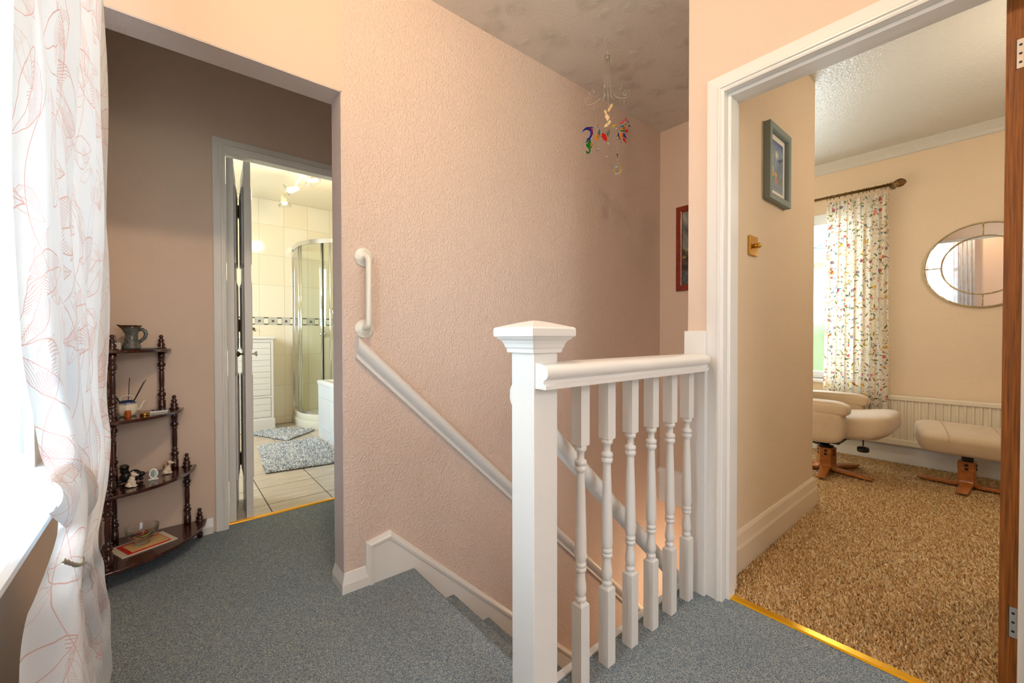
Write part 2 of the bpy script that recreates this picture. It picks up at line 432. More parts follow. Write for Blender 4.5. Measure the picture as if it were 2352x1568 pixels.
w = MB(); w.box((XW-.22, -2.1, 0), (-.1, -2.0, CZ)); w.box((1.4, -2.1, 0), (XD+.12, -2.0, CZ)); w.box((-.1, -2.1, 0), (1.4, -2.0, .8)); w.box((-.1, -2.1, 2.2), (1.4, -2.0, CZ))  # unseen wall, its opening made to let the added fill light in
struct('wall_behind', w, M_PINK)
BY0, BY1, BZ0, BZ1 = .80, 2.35, .62, 2.06
w = MB(); w.box((XM, -2.0, 0), (XM+.16, BY0, 2.6)); w.box((XM, BY1, 0), (XM+.16, 2.75, 2.6)); w.box((XM, BY0, 0), (XM+.16, BY1, BZ0)); w.box((XM, BY0, BZ1), (XM+.16, BY1, 2.6))
struct('wall_far', w, M_CREAM, 'cream far bedroom wall with window, radiator and mirror')
# stair end wall: fascia board and moulding
t_ = MB(); t_.box((XE-.012, .845, -.215), (XE, YS-.001, -.012)); struct('trim_2', t_, M_WHITE, 'white fascia board at the floor edge above the stairs')
t_ = MB(); t_.mould([(.846, 0), (YS-.001, 0)], [(-.018, 0), (-.018, .014), (-.006, .018), (.002, .026), (.016, .030), (.028, .022), (.034, .0)], lambda a, b, h: (XE-h, a, b+.0))
struct('trim_3', t_, M_WHITE, 'white moulding above the fascia board')
# skirting boards: profile (offset, height)
SK = [(0, -.0), (.015, 0), (.015, .034), (.004, .074), (0, .076)]
def skirt(name, path, label, prof=SK, mat=M_WHITE): # wall on the right of the path
    m_ = MB().mould(path, [(a, h) for a, h in prof], lambda x, y, h: (x, y, h)); return struct(name, m_, mat, label)
skirt('baseboard_opening', [(.628, YS), (.522, YS), (.522, YS+.115)], 'white skirting wrapped round the end of the stair wall')
skirt('baseboard_left', [(XW, -1.9), (XW, YB)][::-1], 'white skirting under the landing window')
skirt('baseboard_back', [(XW, YB), (.166, YB)][::-1], 'white skirting beside the bathroom doorway')
SKT = [(0, -.01), (.022, -.01), (.022, .098), (.017, .112), (.016, .120), (.012, .150), (.006, .160), (0, .162)]
skirt('baseboard_return', [(XD+.12, YJ), (2.93, YJ), (2.93, 2.6)][::-1], 'tall cream skirting along the return wall', SKT, plain('cream_gloss_paint', S(226, 208, 184), .28))
skirt('baseboard_far', [(XM, 2.6), (XM, -2.0)][::-1], 'tall white skirting under the radiator', [(a, h*.8) for a, h in SKT], M_WHITE2)
# string board along the stair wall, raised block at its head
y0, y1 = YS-.016, YS
line = lambda x: .187-.955*(x-.70)
t_ = MB()
t_.prism([(.628, -.02), (.86, -.30), (.86, -.26), (3.05, line(3.05)-.24), (3.05, line(3.05)-.022), (.702, .160), (.628, .148)], y0-YS, 0, Matrix(((1, 0, 0, 0), (0, 0, 1, YS), (0, 1, 0, 0), (0, 0, 0, 1))))
struct('trim_4', t_, M_WHITE, 'white string board sloping down beside the stairs', bevel=.002)
t_ = MB(); t_.mould([(.628, .0), (.628, .150), (.698, .162), (3.05, line(3.05)-.024)], [(0, 0), (0, .020), (.010, .022), (.016, .016), (.026, .010), (.026, 0)], lambda a, b, h: (a, YS-h, b))
struct('trim_5', t_, M_WHITE, 'white moulded capping on the string board')
# stairs
st = MB().box((.80, .847, -2.6), (.801, .848, -2.599))
stairs = thing('staircase', (.80, 1.25, -2.6), None, None); stairs['kind'] = 'structure'
for k in range(1, 12):
    z = -.195*k; xn = .815+.2*k; x0 = .815+.2*(k-1)-.02
    pr = [(x0, z-.22), (xn-.02, z-.22), (xn-.02, z-.03)]
    for a in range(7):
        th = -PI/2+PI*a/6; pr.append((xn-.017+.017*math.cos(th), z-.017+.017*math.sin(th)))
    pr.append((x0, z))
    MB().prism(pr, 0, YS-.017-.847, Matrix(((1, 0, 0, 0), (0, 0, 1, .847), (0, 1, 0, 0), (0, 0, 0, 1)))).build('step', M_CARPET, stairs)
# landing nosing over the top riser
pr = [(.796, -.22), (.797, -.22), (.797, -.035)]
for a in range(9):
    th = -PI/2+PI*a/8; pr.append((.797+.018*math.cos(th), -.018+.018*math.sin(th)))
pr.append((.70, 0)); pr.append((.70, -.036))
MB().prism(pr, 0, YS-.017-.847, Matrix(((1, 0, 0, 0), (0, 0, 1, .847), (0, 1, 0, 0), (0, 0, 0, 1)))).build('step', M_CARPET, stairs)
# thresholds
t_ = MB().mould([(XD+.03, -.03), (XD+.03, .685)], [(-.02, 0), (-.014, .004), (.014, .004), (.02, 0)], lambda x, y, h: (x+.02, y, h+.001)); struct('trim_6', t_, M_GOLD, 'brass carpet strip in the bedroom doorway')
t_ = MB().mould([(DX0, 2.655), (DX1, 2.655)], [(-.016, 0), (-.012, .005), (.012, .005), (.016, 0)], lambda x, y, h: (x, y, h+.001)); struct('trim_7', t_, plain('bright_brass_strip', S(255, 190, 0), .3, .3), 'bright brass strip in the bathroom doorway')

# door linings and architraves
AP = [(0, 0), (0, .008), (.006, .011), (.010, .011), (.013, .016), (.018, .016), (.024, .013), (.050, .010), (.055, .008), (.055, 0)]
d1 = thing('door_1', ((DX0+DX1)/2, YB+.05, 0), 'white panelled bifold door folded back in the bathroom doorway', None); d1['kind'] = 'structure'
mp = lambda a, b, h: (a, YB-h, b)
MB().mould([(DX1, 0), (DX1, DZ), (DX0, DZ), (DX0, 0)][::-1], AP, mp).build('architrave', M_WHITE, d1)
fr = MB(); fr.box((DX0-.012, YB, 0), (DX0, YB+.1, DZ)); fr.box((DX1, YB, 0), (DX1+.012, YB+.1, DZ)); fr.box((DX0-.012, YB, DZ), (DX1+.012, YB+.1, DZ+.012)); fr.box((DX0, YB+.005, DZ-.012), (DX1, YB+.03, DZ))
fr.build('door_lining', M_WHITE, d1)
def leaf(ax, ay, bx, by, name):
    """leaf with near edge face at (ax, ay) left corner, running to (bx,by); thickness .034 to +x; panelled faces"""
    d = Vector((bx-ax, by-ay, 0)); L = d.length; d.normalize(); nrm = Vector((d.y, -d.x, 0))
    mt = Matrix(((d.x, nrm.x, 0, ax), (d.y, nrm.y, 0, ay), (0, 0, 1, .006), (0, 0, 0, 1))); T = .032; H = DZ-.02
    q = MB(); q.box((0, 0, 0), (L, T, H), mt); o = q.build(name, M_WHITE, d1, bevel=.001, seg=1)
    for z0, z1 in ((.20, .78), (.92, 1.30), (1.40, H-.12)):
        for side in (-1, 1):
            pm = MB(); y = 0 if side < 0 else T
            pm.mould([(.07, z0), (L-.07, z0), (L-.07, z1), (.07, z1)], [(0, 0), (0, .007), (.008, .009), (.016, .003), (.030, .001), (.036, .005), (.040, .005), (.040, 0)], lambda a, b, h: mt @ Vector((a, y+side*h, b)), closed=True)
            pm.build('panel_moulding', M_WHITE, o)
    return o
lf1 = leaf(.241, 2.662, .292, 3.022, 'door_leaf'); lf2 = leaf(.319, 2.662, .343, 3.022, 'door_leaf')
for z in (.22, 1.03, 1.72):
    MB().box((.322, 2.99, z), (.349, 3.026, z+.075)).build('hinge', M_ABRASS, d1)
for sd, px_, mt_ in ((1, .352, PI/2), (-1, .316, -PI/2)):
    MB().lathe((px_, 2.70, .905), [(.009, 0), (.005, .004), (.005, .014), (.012, .020), (.016, .024), (.015, .028), (.004, .031)], 16, Matrix.Rotation(mt_, 3, 'Y')).build('knob', M_ABRASS if sd < 0 else M_CHROME, d1)
# bedroom door
d2 = thing('door_2', (XD+.06, .33, 0), 'bedroom door opened inwards, seen edge on with bare pine edge', None); d2['kind'] = 'structure'
OY0, OY1, OZ = -.03, .685, 1.905
mp = lambda a, b, h: (XD-h, a, b)
MB().mould([(OY0, 0), (OY0, OZ), (OY1, OZ), (OY1, 0)], [(w, h*1.15) for w, h in AP[:-2]]+[(.062, .009), (.062, 0)], mp).build('architrave', M_WHITE, d2)
fr = MB(); fr.box((XD, OY1, 0), (XD+.12, OY1+.012, OZ)); fr.box((XD, OY0-.012, 0), (XD+.12, OY0, OZ)); fr.box((XD, OY0-.012, OZ), (XD+.12, OY1+.012, OZ+.012))
fr.build('door_lining', M_WHITE, d2)
fr = MB(); fr.box((XD+.02, OY1-.013, 0), (XD+.075, OY1, OZ)); fr.box((XD+.02, OY0, 0), (XD+.075, OY0+.013, OZ)); fr.box((XD+.0202, OY0+.013, OZ-.013), (XD+.0748, OY1-.013, OZ-.0002))
fr.build('door_stop', M_WHITE, d2, bevel=.002)
dl = MB().box((1.722, -.0215, .01), (2.43, .0135, OZ-.006)).build('door_leaf', M_WHITE, d2, bevel=.001, seg=1)
MB().box((1.7185, -.0208, .011), (1.7223, .0148, OZ-.007)).build('door_edge', M_PINE, dl, label='bare orange-stained pine hinge edge of the door')
for z0, z1 in ((1.697, 1.772), (.198, .278)):
    MB().box((1.7165, -.0208, z0), (1.7186, -.0035, z1)).build('hinge', M_STEEL, dl)
    MB().box((1.7172, -.0030, z0-.004), (1.7187, -.0020, z1+.004)).build('hinge_recess', M_BLACK, dl)
    for q in (.2, .5, .8): MB().lathe((1.7160, -.010, z0+(z1-z0)*q), [(.0032, 0), (.0032, .0012)], 8, Matrix.Rotation(PI/2, 3, 'Y')).build('screw', M_BLACK, dl)

# landing window
w1 = thing('window_1', (XW-.16, .925, WZ0), 'white framed landing window behind blind and curtains', None); w1['kind'] = 'structure'
q = MB(); gx0, gx1 = XW-.20, XW-.14
for a, b in (((WY0, WZ0), (WY1, WZ0+.055)), ((WY0, WZ1-.055), (WY1, WZ1)), ((WY0, WZ0), (WY0+.055, WZ1)), ((WY1-.055, WZ0), (WY1, WZ1)), ((.90, WZ0), (.95, WZ1)), ((WY0, 1.62), (WY1, 1.67))):
    kk_ = .0004*len(q.f)/6; q.box((gx0+kk_, a[0], a[1]), (gx1-kk_, b[0]-kk_*.1, b[1]-kk_*.1))
q.build('window_frame', M_UPVC, w1, bevel=.004)
MB().box((XW-.175, WY0+.05, WZ0+.05), (XW-.171, WY1-.05, WZ1-.05)).build('pane', M_PANE, w1)
q = MB().mould([(.28, 0), (1.52, 0)], [(0, 0)], lambda a, b, h: (a, b, h)) if 0 else MB()
q.box((XW-.14, WY0, WZ0-.03), (XW+.0005, WY1, WZ0))
q.prism([(XW, WZ0-.03), (XW+.066, WZ0-.036), (XW+.074, WZ0-.028), (XW+.076, WZ0-.014), (XW+.070, WZ0-.004), (XW+.055, WZ0), (XW, WZ0)], WY0-.12, WY1+.09, Matrix(((1, 0, 0, 0), (0, 0, 1, 0), (0, 1, 0, 0), (0, 0, 0, 1))))
q.build('window_sill', M_UPVC, w1)
# bedroom window
w2 = thing('window_2', (XM+.1, 1.57, BZ0), 'white framed bedroom window behind the floral curtain', None); w2['kind'] = 'structure'
q = MB(); gx0, gx1 = XM+.07, XM+.13
for a, b in (((BY0, BZ0), (BY1, BZ0+.06)), ((BY0, BZ1-.06), (BY1, BZ1)), ((BY0, BZ0), (BY0+.06, BZ1)), ((BY1-.06, BZ0), (BY1, BZ1)), ((1.35, BZ0), (1.41, BZ1)), ((BY0, 1.60), (BY1, 1.66))):
    kk_ = .0004*len(q.f)/6; q.box((gx0+kk_, a[0], a[1]), (gx1-kk_, b[0]-kk_*.1, b[1]-kk_*.1))
q.build('window_frame', M_UPVC, w2, bevel=.004)
MB().box((XM+.098, BY0+.05, BZ0+.05), (XM+.102, BY1-.05, BZ1-.05)).build('pane', M_PANE, w2)
for k, ph in ((0, 0), (1, 2.4)):
    MB().tube([(XM+.094, 1.0+t*.36, 1.80+.02*math.sin(t*9+ph)) for t in [i/20 for i in range(21)]], .003, 6).build('lead_line', plain('green_lead_strip', S(70, 160, 140), .4), w2)
MB().box((XM-.03, BY0-.04, BZ0-.03), (XM+.07, BY1+.04, BZ0)).build('window_sill', M_UPVC, w2, bevel=.006)
MB().box((XM-.004, BY0, 1.97), (XM+.05, BY1, 2.06)).build('blind_pelmet', M_UPVC, w2, bevel=.003)
# bathroom walls with tiles
tgrout = plain('pale_tile_grout', S(204, 190, 162), .6)
wb = MB().box((-.75, 5.3618, 0), (2.05, 5.45, 2.6)); wb = struct('wall_bathroom_back', wb, tgrout, 'cream tiled bathroom wall with mosaic border')
wr = MB(); wr.box((1.93, 2.70, 0), (2.05, 5.45, 2.6)); wr.box((-.75, 2.70, 0), (-.70, 3.8, 2.6)); wr.box((-.75, 4.6, 0), (-.70, 5.45, 2.6)); wr.box((-.75, 3.8, 0), (-.70, 4.6, 1.1)); wr.box((-.75, 3.8, 2.1), (-.70, 4.6, 2.6))
struct('wall_bathroom_side', wr, plain('cream_tile_wall', S(232, 220, 192), .2))
wq = MB(); wq.box((-.75, 2.70, 0), (DX0-.012, 2.71, 2.6)); wq.box((DX1+.012, 2.70, 0), (2.0, 2.71, 2.6)); struct('wall_bathroom_front', wq, plain('cream_tile_wall', S(232, 220, 192), .2))
mt1 = gloss('cream_glazed_tile', S(236, 224, 198), .08); mt2 = gloss('ivory_glazed_tile', S(238, 228, 206), .08)
rows = [(0, .081), (.081, .438), (.438, .791), (.791, 1.133), (1.220, 1.583), (1.583, 1.919), (1.919, 2.262), (2.262, 2.545)]
vx = [.783-.2495*k for k in (5, 4, 3, 2, 1)]+[.783+.2495*k for k in range(5)]+[1.93]
base = {}
for i, (x0, x1) in enumerate(zip(vx, vx[1:])):
    for j, (z0, z1) in enumerate(rows):
        key = (round(x1-x0, 3), j)
        if key not in base:
            base[key] = MB().box((x0+.0014, 5.36, z0+.0014), (x1-.0014, 5.3618, z1-.0014)).build('tile', mt1 if (i+j) % 3 else mt2, wb, bevel=.0006, seg=1)
        else:
            b0 = base[key]; part_copy(b0, wb, ((x0+x1)/2, WL[b0].y, WL[b0].z))
mdec = NT('speckled_mosaic_tile'); n_ = mdec.noise(mdec.world(), 90, 2); mdec.set(mdec.ramp(n_, [(.4, S(206, 204, 190)), (.52, S(160, 164, 158)), (.6, S(222, 216, 200))]), .2); mdec = mdec.m
mbr = plain('brown_inset_square', S(104, 84, 62), .3); mbar = plain('dark_border_bar', S(44, 34, 34), .3)
x = .737-.133*9; k = 0
while x < 1.90:
    MB().box((x, 5.359, 1.135), (x+.085, 5.3615, 1.218)).build('border_tile', mdec, wb, bevel=.001, seg=1)
    bt = MB().box((x+.032, 5.3575, 1.165), (x+.056, 5.360, 1.189)).build('border_inset', mbr, wb)
    MB().box((x+.088, 5.360, 1.147), (x+.130, 5.3615, 1.206)).build('border_tile', mt2, wb, bevel=.001, seg=1)
    MB().box((x+.088, 5.359, 1.208), (x+.130, 5.3615, 1.217)).build('border_bar', mbar, wb)
    MB().box((x+.088, 5.359, 1.136), (x+.130, 5.3615, 1.145)).build('border_bar', mbar, wb)
    x += .133
# ================================================================== BALUSTRADE
bal = thing('balustrade', (1.12, .78, 0), 'white painted landing balustrade with newel post, handrail and turned spindles', 'balustrade')
npost = MB().box((.684, .742, -.22), (.766, .826, .972)).build('newel_post', M_WHITE, bal, bevel=.0015)
cx, cy = .725, .784
def sq(mb, lv):
    rows = [mb.addv([(cx-a, cy-a, z), (cx+a, cy-a, z), (cx+a, cy+a, z), (cx-a, cy+a, z)]) for a, z in lv]
    for a, b in zip(rows, rows[1:]):
        for i in range(4): j = (i+1) % 4; mb.face((a+i, a+j, b+j, b+i))
    mb.face([rows[0]+i for i in range(4)][::-1]); mb.face([rows[-1]+i for i in range(4)])
    return mb
sq(MB(), [(.050, .958), (.051, .968), (.054, .972), (.056, .980), (.061, .989), (.068, .994), (.070, .998), (.075, .999), (.0755, 1.003), (.0755, 1.018), (.073, 1.022), (.028, 1.035), (.010, 1.039), (.002, 1.040)]).build('newel_cap', M_WHITE, npost, bevel=.0008, seg=1)
# handrail with a moulded section, notched round the newel
hp = [(.706, .871), (.706, .880), (.714, .884), (.714, .892), (.703, .898), (.699, .905), (.699, .916), (.705, .926), (.720, .932), (.762, .934), (.785, .930), (.795, .920), (.795, .906), (.789, .898), (.781, .892), (.781, .884), (.789, .880), (.789, .871)]
hr = MB(); n = len(hp)
secs = [(.768, 1.0)]+[(x, 1.0) for x in (1.0, 1.3, 1.48)]+[(1.52, .93), (1.548, .80), (1.569, .62)]
rws = [hr.addv([(x, .762+(a-.762)*k, .90+(b-.90)*(1-(1-k)*.35)) for a, b in hp]) for x, k in secs]
for a, b in zip(rws, rws[1:]):
    for i in range(n): j = (i+1) % n; hr.face((a+i, a+j, b+j, b+i), True)
hr.face([rws[0]+i for i in range(n)][::-1]); hr.face([rws[-1]+i for i in range(n)])
# nose that laps the front of the newel
nz = [(a, b) for a, b in hp[:10]]; nz = [(min(a, .7435), b) for a, b in nz]+[(.7435, .932), (.7435, .871)]
hr2 = MB(); n2 = len(nz); r0 = [hr2.addv([(x, a, b) for a, b in nz]) for x in (.690, .7679)]
for i in range(n2): j = (i+1) % n2; hr2.face((r0[0]+i, r0[0]+j, r0[1]+j, r0[1]+i), True)
hr2.face([r0[0]+i for i in range(n2)][::-1]); hr2.face([r0[1]+i for i in range(n2)])
hr2_f = [tuple(i+len(hr.v) for i in f_) for f_ in hr2.f]; hr.v += hr2.v; hr.f += hr2_f; hr.sm += hr2.sm
hro = hr.build('handrail', M_WHITE, bal)
es = hro.modifiers.new('es', 'EDGE_SPLIT'); es.split_angle = R(38)
# half newel on the wall
MB().box((1.570, .742, 0), (1.5995, .826, 1.019)).build('half_newel', M_WHITE, bal, bevel=.002)
MB().box((.767, .829, -.21), (1.60, .851, .004)).build('apron_board', M_WHITE, bal, bevel=.002)
bal0 = None
for k in range(6):
    x = .9035+.1215*k; y = .783
    if bal0 is None:
        b = MB(); h = .018
        b.box((x-h, y-h, .690), (x+h, y+h, .874)); b.box((x-h, y-h, 0), (x+h, y+h, .232))
        b.lathe((x, y, 0), [(.0165, .234), (.0155, .228)], 20)
        prof = [(.010, .225), (.0125, .240), (.0160, .243), (.0165, .248), (.0155, .253), (.0110, .256), (.0130, .259), (.0160, .266), (.0168, .276), (.0160, .288), (.0140, .300), (.0122, .315), (.0116, .324),
                (.0118, .326), (.0160, .328), (.0168, .333), (.0160, .338), (.0125, .340), (.0160, .342), (.0168, .347), (.0160, .352), (.0135, .354), (.0150, .358), (.0172, .368), (.0174, .385), (.0168, .42), (.0150, .50), (.0128, .57), (.0116, .607), (.0118, .613), (.0165, .617), (.0178, .623), (.0168, .629), (.0108, .6315), (.0165, .634), (.0178, .640), (.0168, .646), (.0110, .649),
                (.0106, .654), (.0106, .670), (.0155, .673), (.0178, .679), (.0165, .686), (.0140, .689), (.0140, .700)]
        b.lathe((x, y, 0), prof, 24)
        # chamfered shoulders above the base and under the top block
        for zz, z2 in ((.232, .241), (.690, .683)):
            kk = b.addv([(x-h, y-h, zz), (x+h, y-h, zz), (x+h, y+h, zz), (x-h, y+h, zz)]+[(x-.010, y-.010, z2), (x+.010, y-.010, z2), (x+.010, y+.010, z2), (x-.010, y+.010, z2)])
            for i in range(4): j = (i+1) % 4; b.face((kk+i, kk+j, kk+4+j, kk+4+i))
        bal0 = b.build('baluster', M_WHITE, bal, fixn=True)
        lx = x
    else: part_copy(bal0, bal, (WL[bal0].x+.1215*k, WL[bal0].y, WL[bal0].z))
# inner stair handrail fixed to the newel
def rail(name, xa, za, xb, zb, ycen, sec, label, extra=None):
    q = MB(); d = Vector((xb-xa, 0, zb-za)).normalized(); nz_ = Vector((-d.z, 0, d.x)); n = len(sec)
    rr = []
    for (x, z) in ((xa, za), (xb, zb)):
        P = []
        for a, b in sec:       # plumb-cut ends
            p = Vector((x, ycen+a, z))+nz_*b; p -= d*((p.x-x)/d.x); P.append(p)
        rr.append(q.addv(P))
    for i in range(n): j = (i+1) % n; q.face((rr[0]+i, rr[0]+j, rr[1]+j, rr[1]+i), True)
    q.face([rr[0]+i for i in range(n)][::-1]); q.face([rr[1]+i for i in range(n)])
    o = q.build(name, M_WHITE, None, label=label, cat='handrail'); e = o.modifiers.new('es', 'EDGE_SPLIT'); e.split_angle = R(50); return o
oval = [(.022*math.cos(t), .026*math.sin(t)) for t in [2*PI*i/20 for i in range(20)]]
oval = [(max(-.0225, min(a, .020)), b-.001) for a, b in oval]
rail('stair_handrail', .735, .838, 2.25, .838-.965*1.515, .868, [(a*1.4+.004*0, b) for a, b in oval if True], 'short white handrail fixed behind the newel post, running down inside the spindles')
sec = [(.0, -.030), (-.016, -.030), (-.018, -.022), (-.014, -.016), (-.028, -.010), (-.040, .002), (-.044, .014), (-.040, .026), (-.026, .033), (-.008, .030), (0, .026)]
rail('stair_handrail', .567, .958, 2.75, .958-.965*2.183, YS, sec[::-1], 'long white moulded handrail sloping down the pink textured wall')
# ------------------------------------------------------------------ grab rail on the stair wall
M_GRAB = plain('ivory_coated_metal', S(232, 230, 220), .28)
g = thing('grab_rail', (.605, YS-.03, 1.17), 'white upright grab rail with round flanges above the stair handrail', 'grab rail')
pts = [(.604, YS-.004, 1.312), (.604, YS-.030, 1.312)]
for a in range(1, 7): th = PI/2*a/6; pts.append((.604, YS-.030-.022*math.sin(th), 1.312-.022*(1-math.cos(th))))
for a in range(0, 7): th = PI/2*a/6; pts.append((.602, YS-.030-.022*math.cos(th), 1.056-.022*math.sin(th)))
pts.append((.602, YS-.004, 1.034))
MB().tube(pts, .0115, 16).build('bar', M_GRAB, g)
for z in (1.315, 1.030):
    fl = MB().lathe((.603, YS, z), [(.038, 0), (.038, .003), (.034, .006), (.020, .007), (.018, .012), (.013, .016)], 28, Matrix.Rotation(PI/2, 3, 'X')).build('flange', M_GRAB, g)
    for a in (80, 200, 320):
        MB().lathe((.603+.030*math.cos(R(a)), YS-.005, z+.030*math.sin(R(a))), [(.0055, 0), (.0055, .003), (.003, .0045)], 12, Matrix.Rotation(PI/2, 3, 'X')).build('screw_cap', M_GRAB, fl)

# ================================================================== CURTAINS & BLIND (landing)
def leafprint(name, ground, ink, ink2, trans=.0):
    t = NT(name); uv = t.n('UVMap').outputs[0]
    def layer(scale, off, rotm, W_=.17, L_=.46):
        mp_ = t.n('Mapping'); t.put(mp_.inputs[0], uv); mp_.inputs[1].default_value = off; mp_.inputs[3].default_value = (scale, scale, scale)
        wob = t.n('TexNoise'); t.put(wob.inputs['Vector'], mp_.outputs[0]); wob.inputs['Scale'].default_value = 3
        ws = t.n('VectorMath', operation='SCALE'); t.put(ws.inputs[0], wob.outputs['Color']); ws.inputs['Scale'].default_value = .12
        va = t.n('VectorMath', operation='ADD'); t.put(va.inputs[0], mp_.outputs[0]); t.put(va.inputs[1], ws.outputs[0])
        vo = t.n('TexVoronoi', voronoi_dimensions='2D'); t.put(vo.inputs['Vector'], va.outputs[0]); vo.inputs['Scale'].default_value = 1; vo.inputs['Randomness'].default_value = .75
        df = t.n('VectorMath', operation='SUBTRACT'); t.put(df.inputs[0], va.outputs[0]); t.put(df.inputs[1], vo.outputs['Position'])
        sp = t.n('SeparateXYZ'); t.put(sp.inputs[0], df.outputs[0]); sc = t.n('SeparateColor'); t.put(sc.inputs[0], vo.outputs['Color'])
        an = t.add(t.mul(sc.outputs[0], 6.28), rotm); c_, s_ = t.cos(an), t.sin(an)
        u = t.add(t.mul(sp.outputs[0], c_), t.mul(sp.outputs[1], s_)); v = t.sub(t.mul(sp.outputs[1], c_), t.mul(sp.outputs[0], s_))
        v = t.add(v, t.mul(t.mul(u, u), .5))
        un = t.m_('DIVIDE', u, L_); av = t.ab(v)
        wd = t.mul(t.mul(t.sub(1.0, t.mul(un, un)), t.sub(1.12, t.mul(un, .35))), W_)
        d = t.sub(av, wd)
        outline = t.lt(t.ab(d), .0050)
        inside = t.lt(d, 0)
        rib = t.lt(av, .004)
        vein = t.gt(t.sin(t.mul(t.sub(u, t.mul(av, 1.3)), 180.0)), .72)
        hatch = t.mul(t.mul(inside, vein), t.gt(t.noise(va.outputs[0], 3.2, 1), .50))
        return t.mx(outline, t.mul(inside, t.mx(rib, hatch)))
    a = layer(4.0, (.3, .1, 0), 0.0); b = layer(5.4, (5.1, 2.7, 0), 1.0, .15, .40); c = layer(7.5, (2.1, 7.7, 0), 2.0, .13, .33)
    su = t.n('SeparateXYZ'); t.put(su.inputs[0], uv)
    def vine(k, am, fr_, ph):
        q_ = t.add(t.mul(su.outputs[0], k), t.mul(t.sin(t.add(t.mul(su.outputs[1], fr_), ph)), am)); return t.lt(t.ab(t.sub(t.m_('FRACT', q_), .5)), .0012*k)
    stems = t.mx(vine(5, .35, 11, 0), vine(3.3, .5, 7, 2))
    ink_m = t.m_('MINIMUM', t.mx(t.mx(a, b), t.mx(t.mul(c, .8), t.mul(stems, .9))), 1.0)
    wv = t.n('Mapping'); t.put(wv.inputs[0], uv); wv.inputs[3].default_value = (900, 60, 1)
    wv2 = t.n('Mapping'); t.put(wv2.inputs[0], uv); wv2.inputs[3].default_value = (60, 900, 1)
    weave = t.add(t.noise(wv.outputs[0], 1, 1), t.noise(wv2.outputs[0], 1, 1))
    colr = t.mix(t.mul(ink_m, .68), t.mix(t.mul(weave, .25), ground, tuple(c*.86 for c in ground[:3])+(1,)), t.mix(t.noise(uv, 5, 1), ink, ink2))
    t.set(colr, .9); t.bump(weave, .35, .0008)
    out = t.t.nodes['Material Output']; tl = t.n('BsdfTranslucent'); t.put(tl.inputs[0], colr)
    mx = t.n('MixShader'); mx.inputs[0].default_value = .07; t.t.links.new(t.b.outputs[0], mx.inputs[1]); t.t.links.new(tl.outputs[0], mx.inputs[2])
    tr = t.n('BsdfTransparent'); m2 = t.n('MixShader'); t.put(m2.inputs[0], t.mul(t.sub(1.0, ink_m), trans)); t.t.links.new(mx.outputs[0], m2.inputs[1]); t.t.links.new(tr.outputs[0], m2.inputs[2])
    t.t.links.new(m2.outputs[0], out.inputs[0]); return t.m
M_LEAF = leafprint('white_linen_with_line_drawn_leaves', S(216, 220, 224), S(176, 104, 78), S(206, 146, 132), .04)
def lerp(tab, z):
    if z >= tab[0][0]: return tab[0][1]
    for (z0, v0), (z1, v1) in zip(tab, tab[1:]):
        if z >= z1: 
            s = (z-z1)/(z0-z1); s = s*s*(3-2*s) if (z0-z1) < .3 else s
            return v1+(v0-v1)*s
    return tab[-1][1]
ct = thing('landing_curtain', (-.135, 1.2, 0), 'white full length curtain with terracotta leaf outlines, gathered by a tieback', 'curtain')
YL = [(2.3, .80), (1.5, .81), (.90, .865), (.74, .925), (.66, .945), (.60, .93), (.56, .90), (.50, .885), (.30, .875), (0, .88)]
YR = [(2.3, 1.54), (1.3, 1.51), (1.0, 1.45), (.80, 1.39), (.68, 1.32), (.60, 1.20), (.585, 1.19), (.50, 1.27), (.30, 1.42), (.08, 1.54), (0, 1.62)]
def curtain_fn(u, v):
    z = 2.25*v+.006; yl, yr = lerp(YL, z-.10 if z > .3 else z*.667), lerp(YR, z)
    tight = math.exp(-((z-.695+.105*u)/.09)**2)
    uu = u+.018*math.sin(u*PI*2*2.3+z*1.4)
    ph = PI+2*PI*(4.6*uu)+.35*math.sin(z*2.1)
    A = (.021+.006*math.sin(z*3+u*5))*(1-.55*tight)
    wv = math.cos(ph); wv = math.copysign(abs(wv)**.8, wv)
    x = -.136+A*wv+.004*math.sin(2*ph+z*4)+.004*math.sin(u*37+z*9)
    if z > .62: x += .010*math.exp(-((z-.74)/.10)**2)
    x += .010*tight-.004
    if z < .12: x -= .012*(1-z/.12)*u
    x = max(x, -.160) if .62 < z < .72 else x
    return (x, yl+(yr-yl)*u+.006*math.sin(ph*2)*(1-tight), z)
MB().grid(curtain_fn, 230, 150).build('curtain_fabric', M_LEAF, ct, uv=(1.9, 2.4))
# gathered swag overlapping the tieback
def swag(u, v):
    y = .845+.50*u; zc = .752-.11*u; th = -PI*.5+PI*v; k = math.sin(PI*min(1, u*1.15+.08))**.6
    return (-.130+.024*k*math.cos(th)+.003*math.sin(u*13+v*4), y+.01*math.sin(v*5), zc+.030+.058*k*math.sin(th)-.012*math.sin(u*PI))
MB().grid(swag, 50, 14).build('gathered_fold', M_LEAF, ct, uv=(.62, .18))
rp = plain('grey_twisted_cord', S(150, 144, 130), .7)
tb = MB(); tp = [(-.112+.006*math.sin(PI*t_), .80+.16*t_, .705-.062*t_-.012*math.sin(PI*t_)) for t_ in [i/24 for i in range(25)]]
tb = tb.tube([(p[0], p[1], p[2]) for p in tp], [.0026+.0008*math.sin(i*2.6) for i in range(25)], 8).build('tieback_cord', rp, ct, label='grey twisted tieback cord')
MB().lathe((-.106, .945, .590), [(.002, .050), (.006, .042), (.008, .034), (.004, .030), (.006, .022), (.009, .012), (.007, .004), (.002, 0)][::-1], 10).build('tieback_bead', M_BOWL, tb)
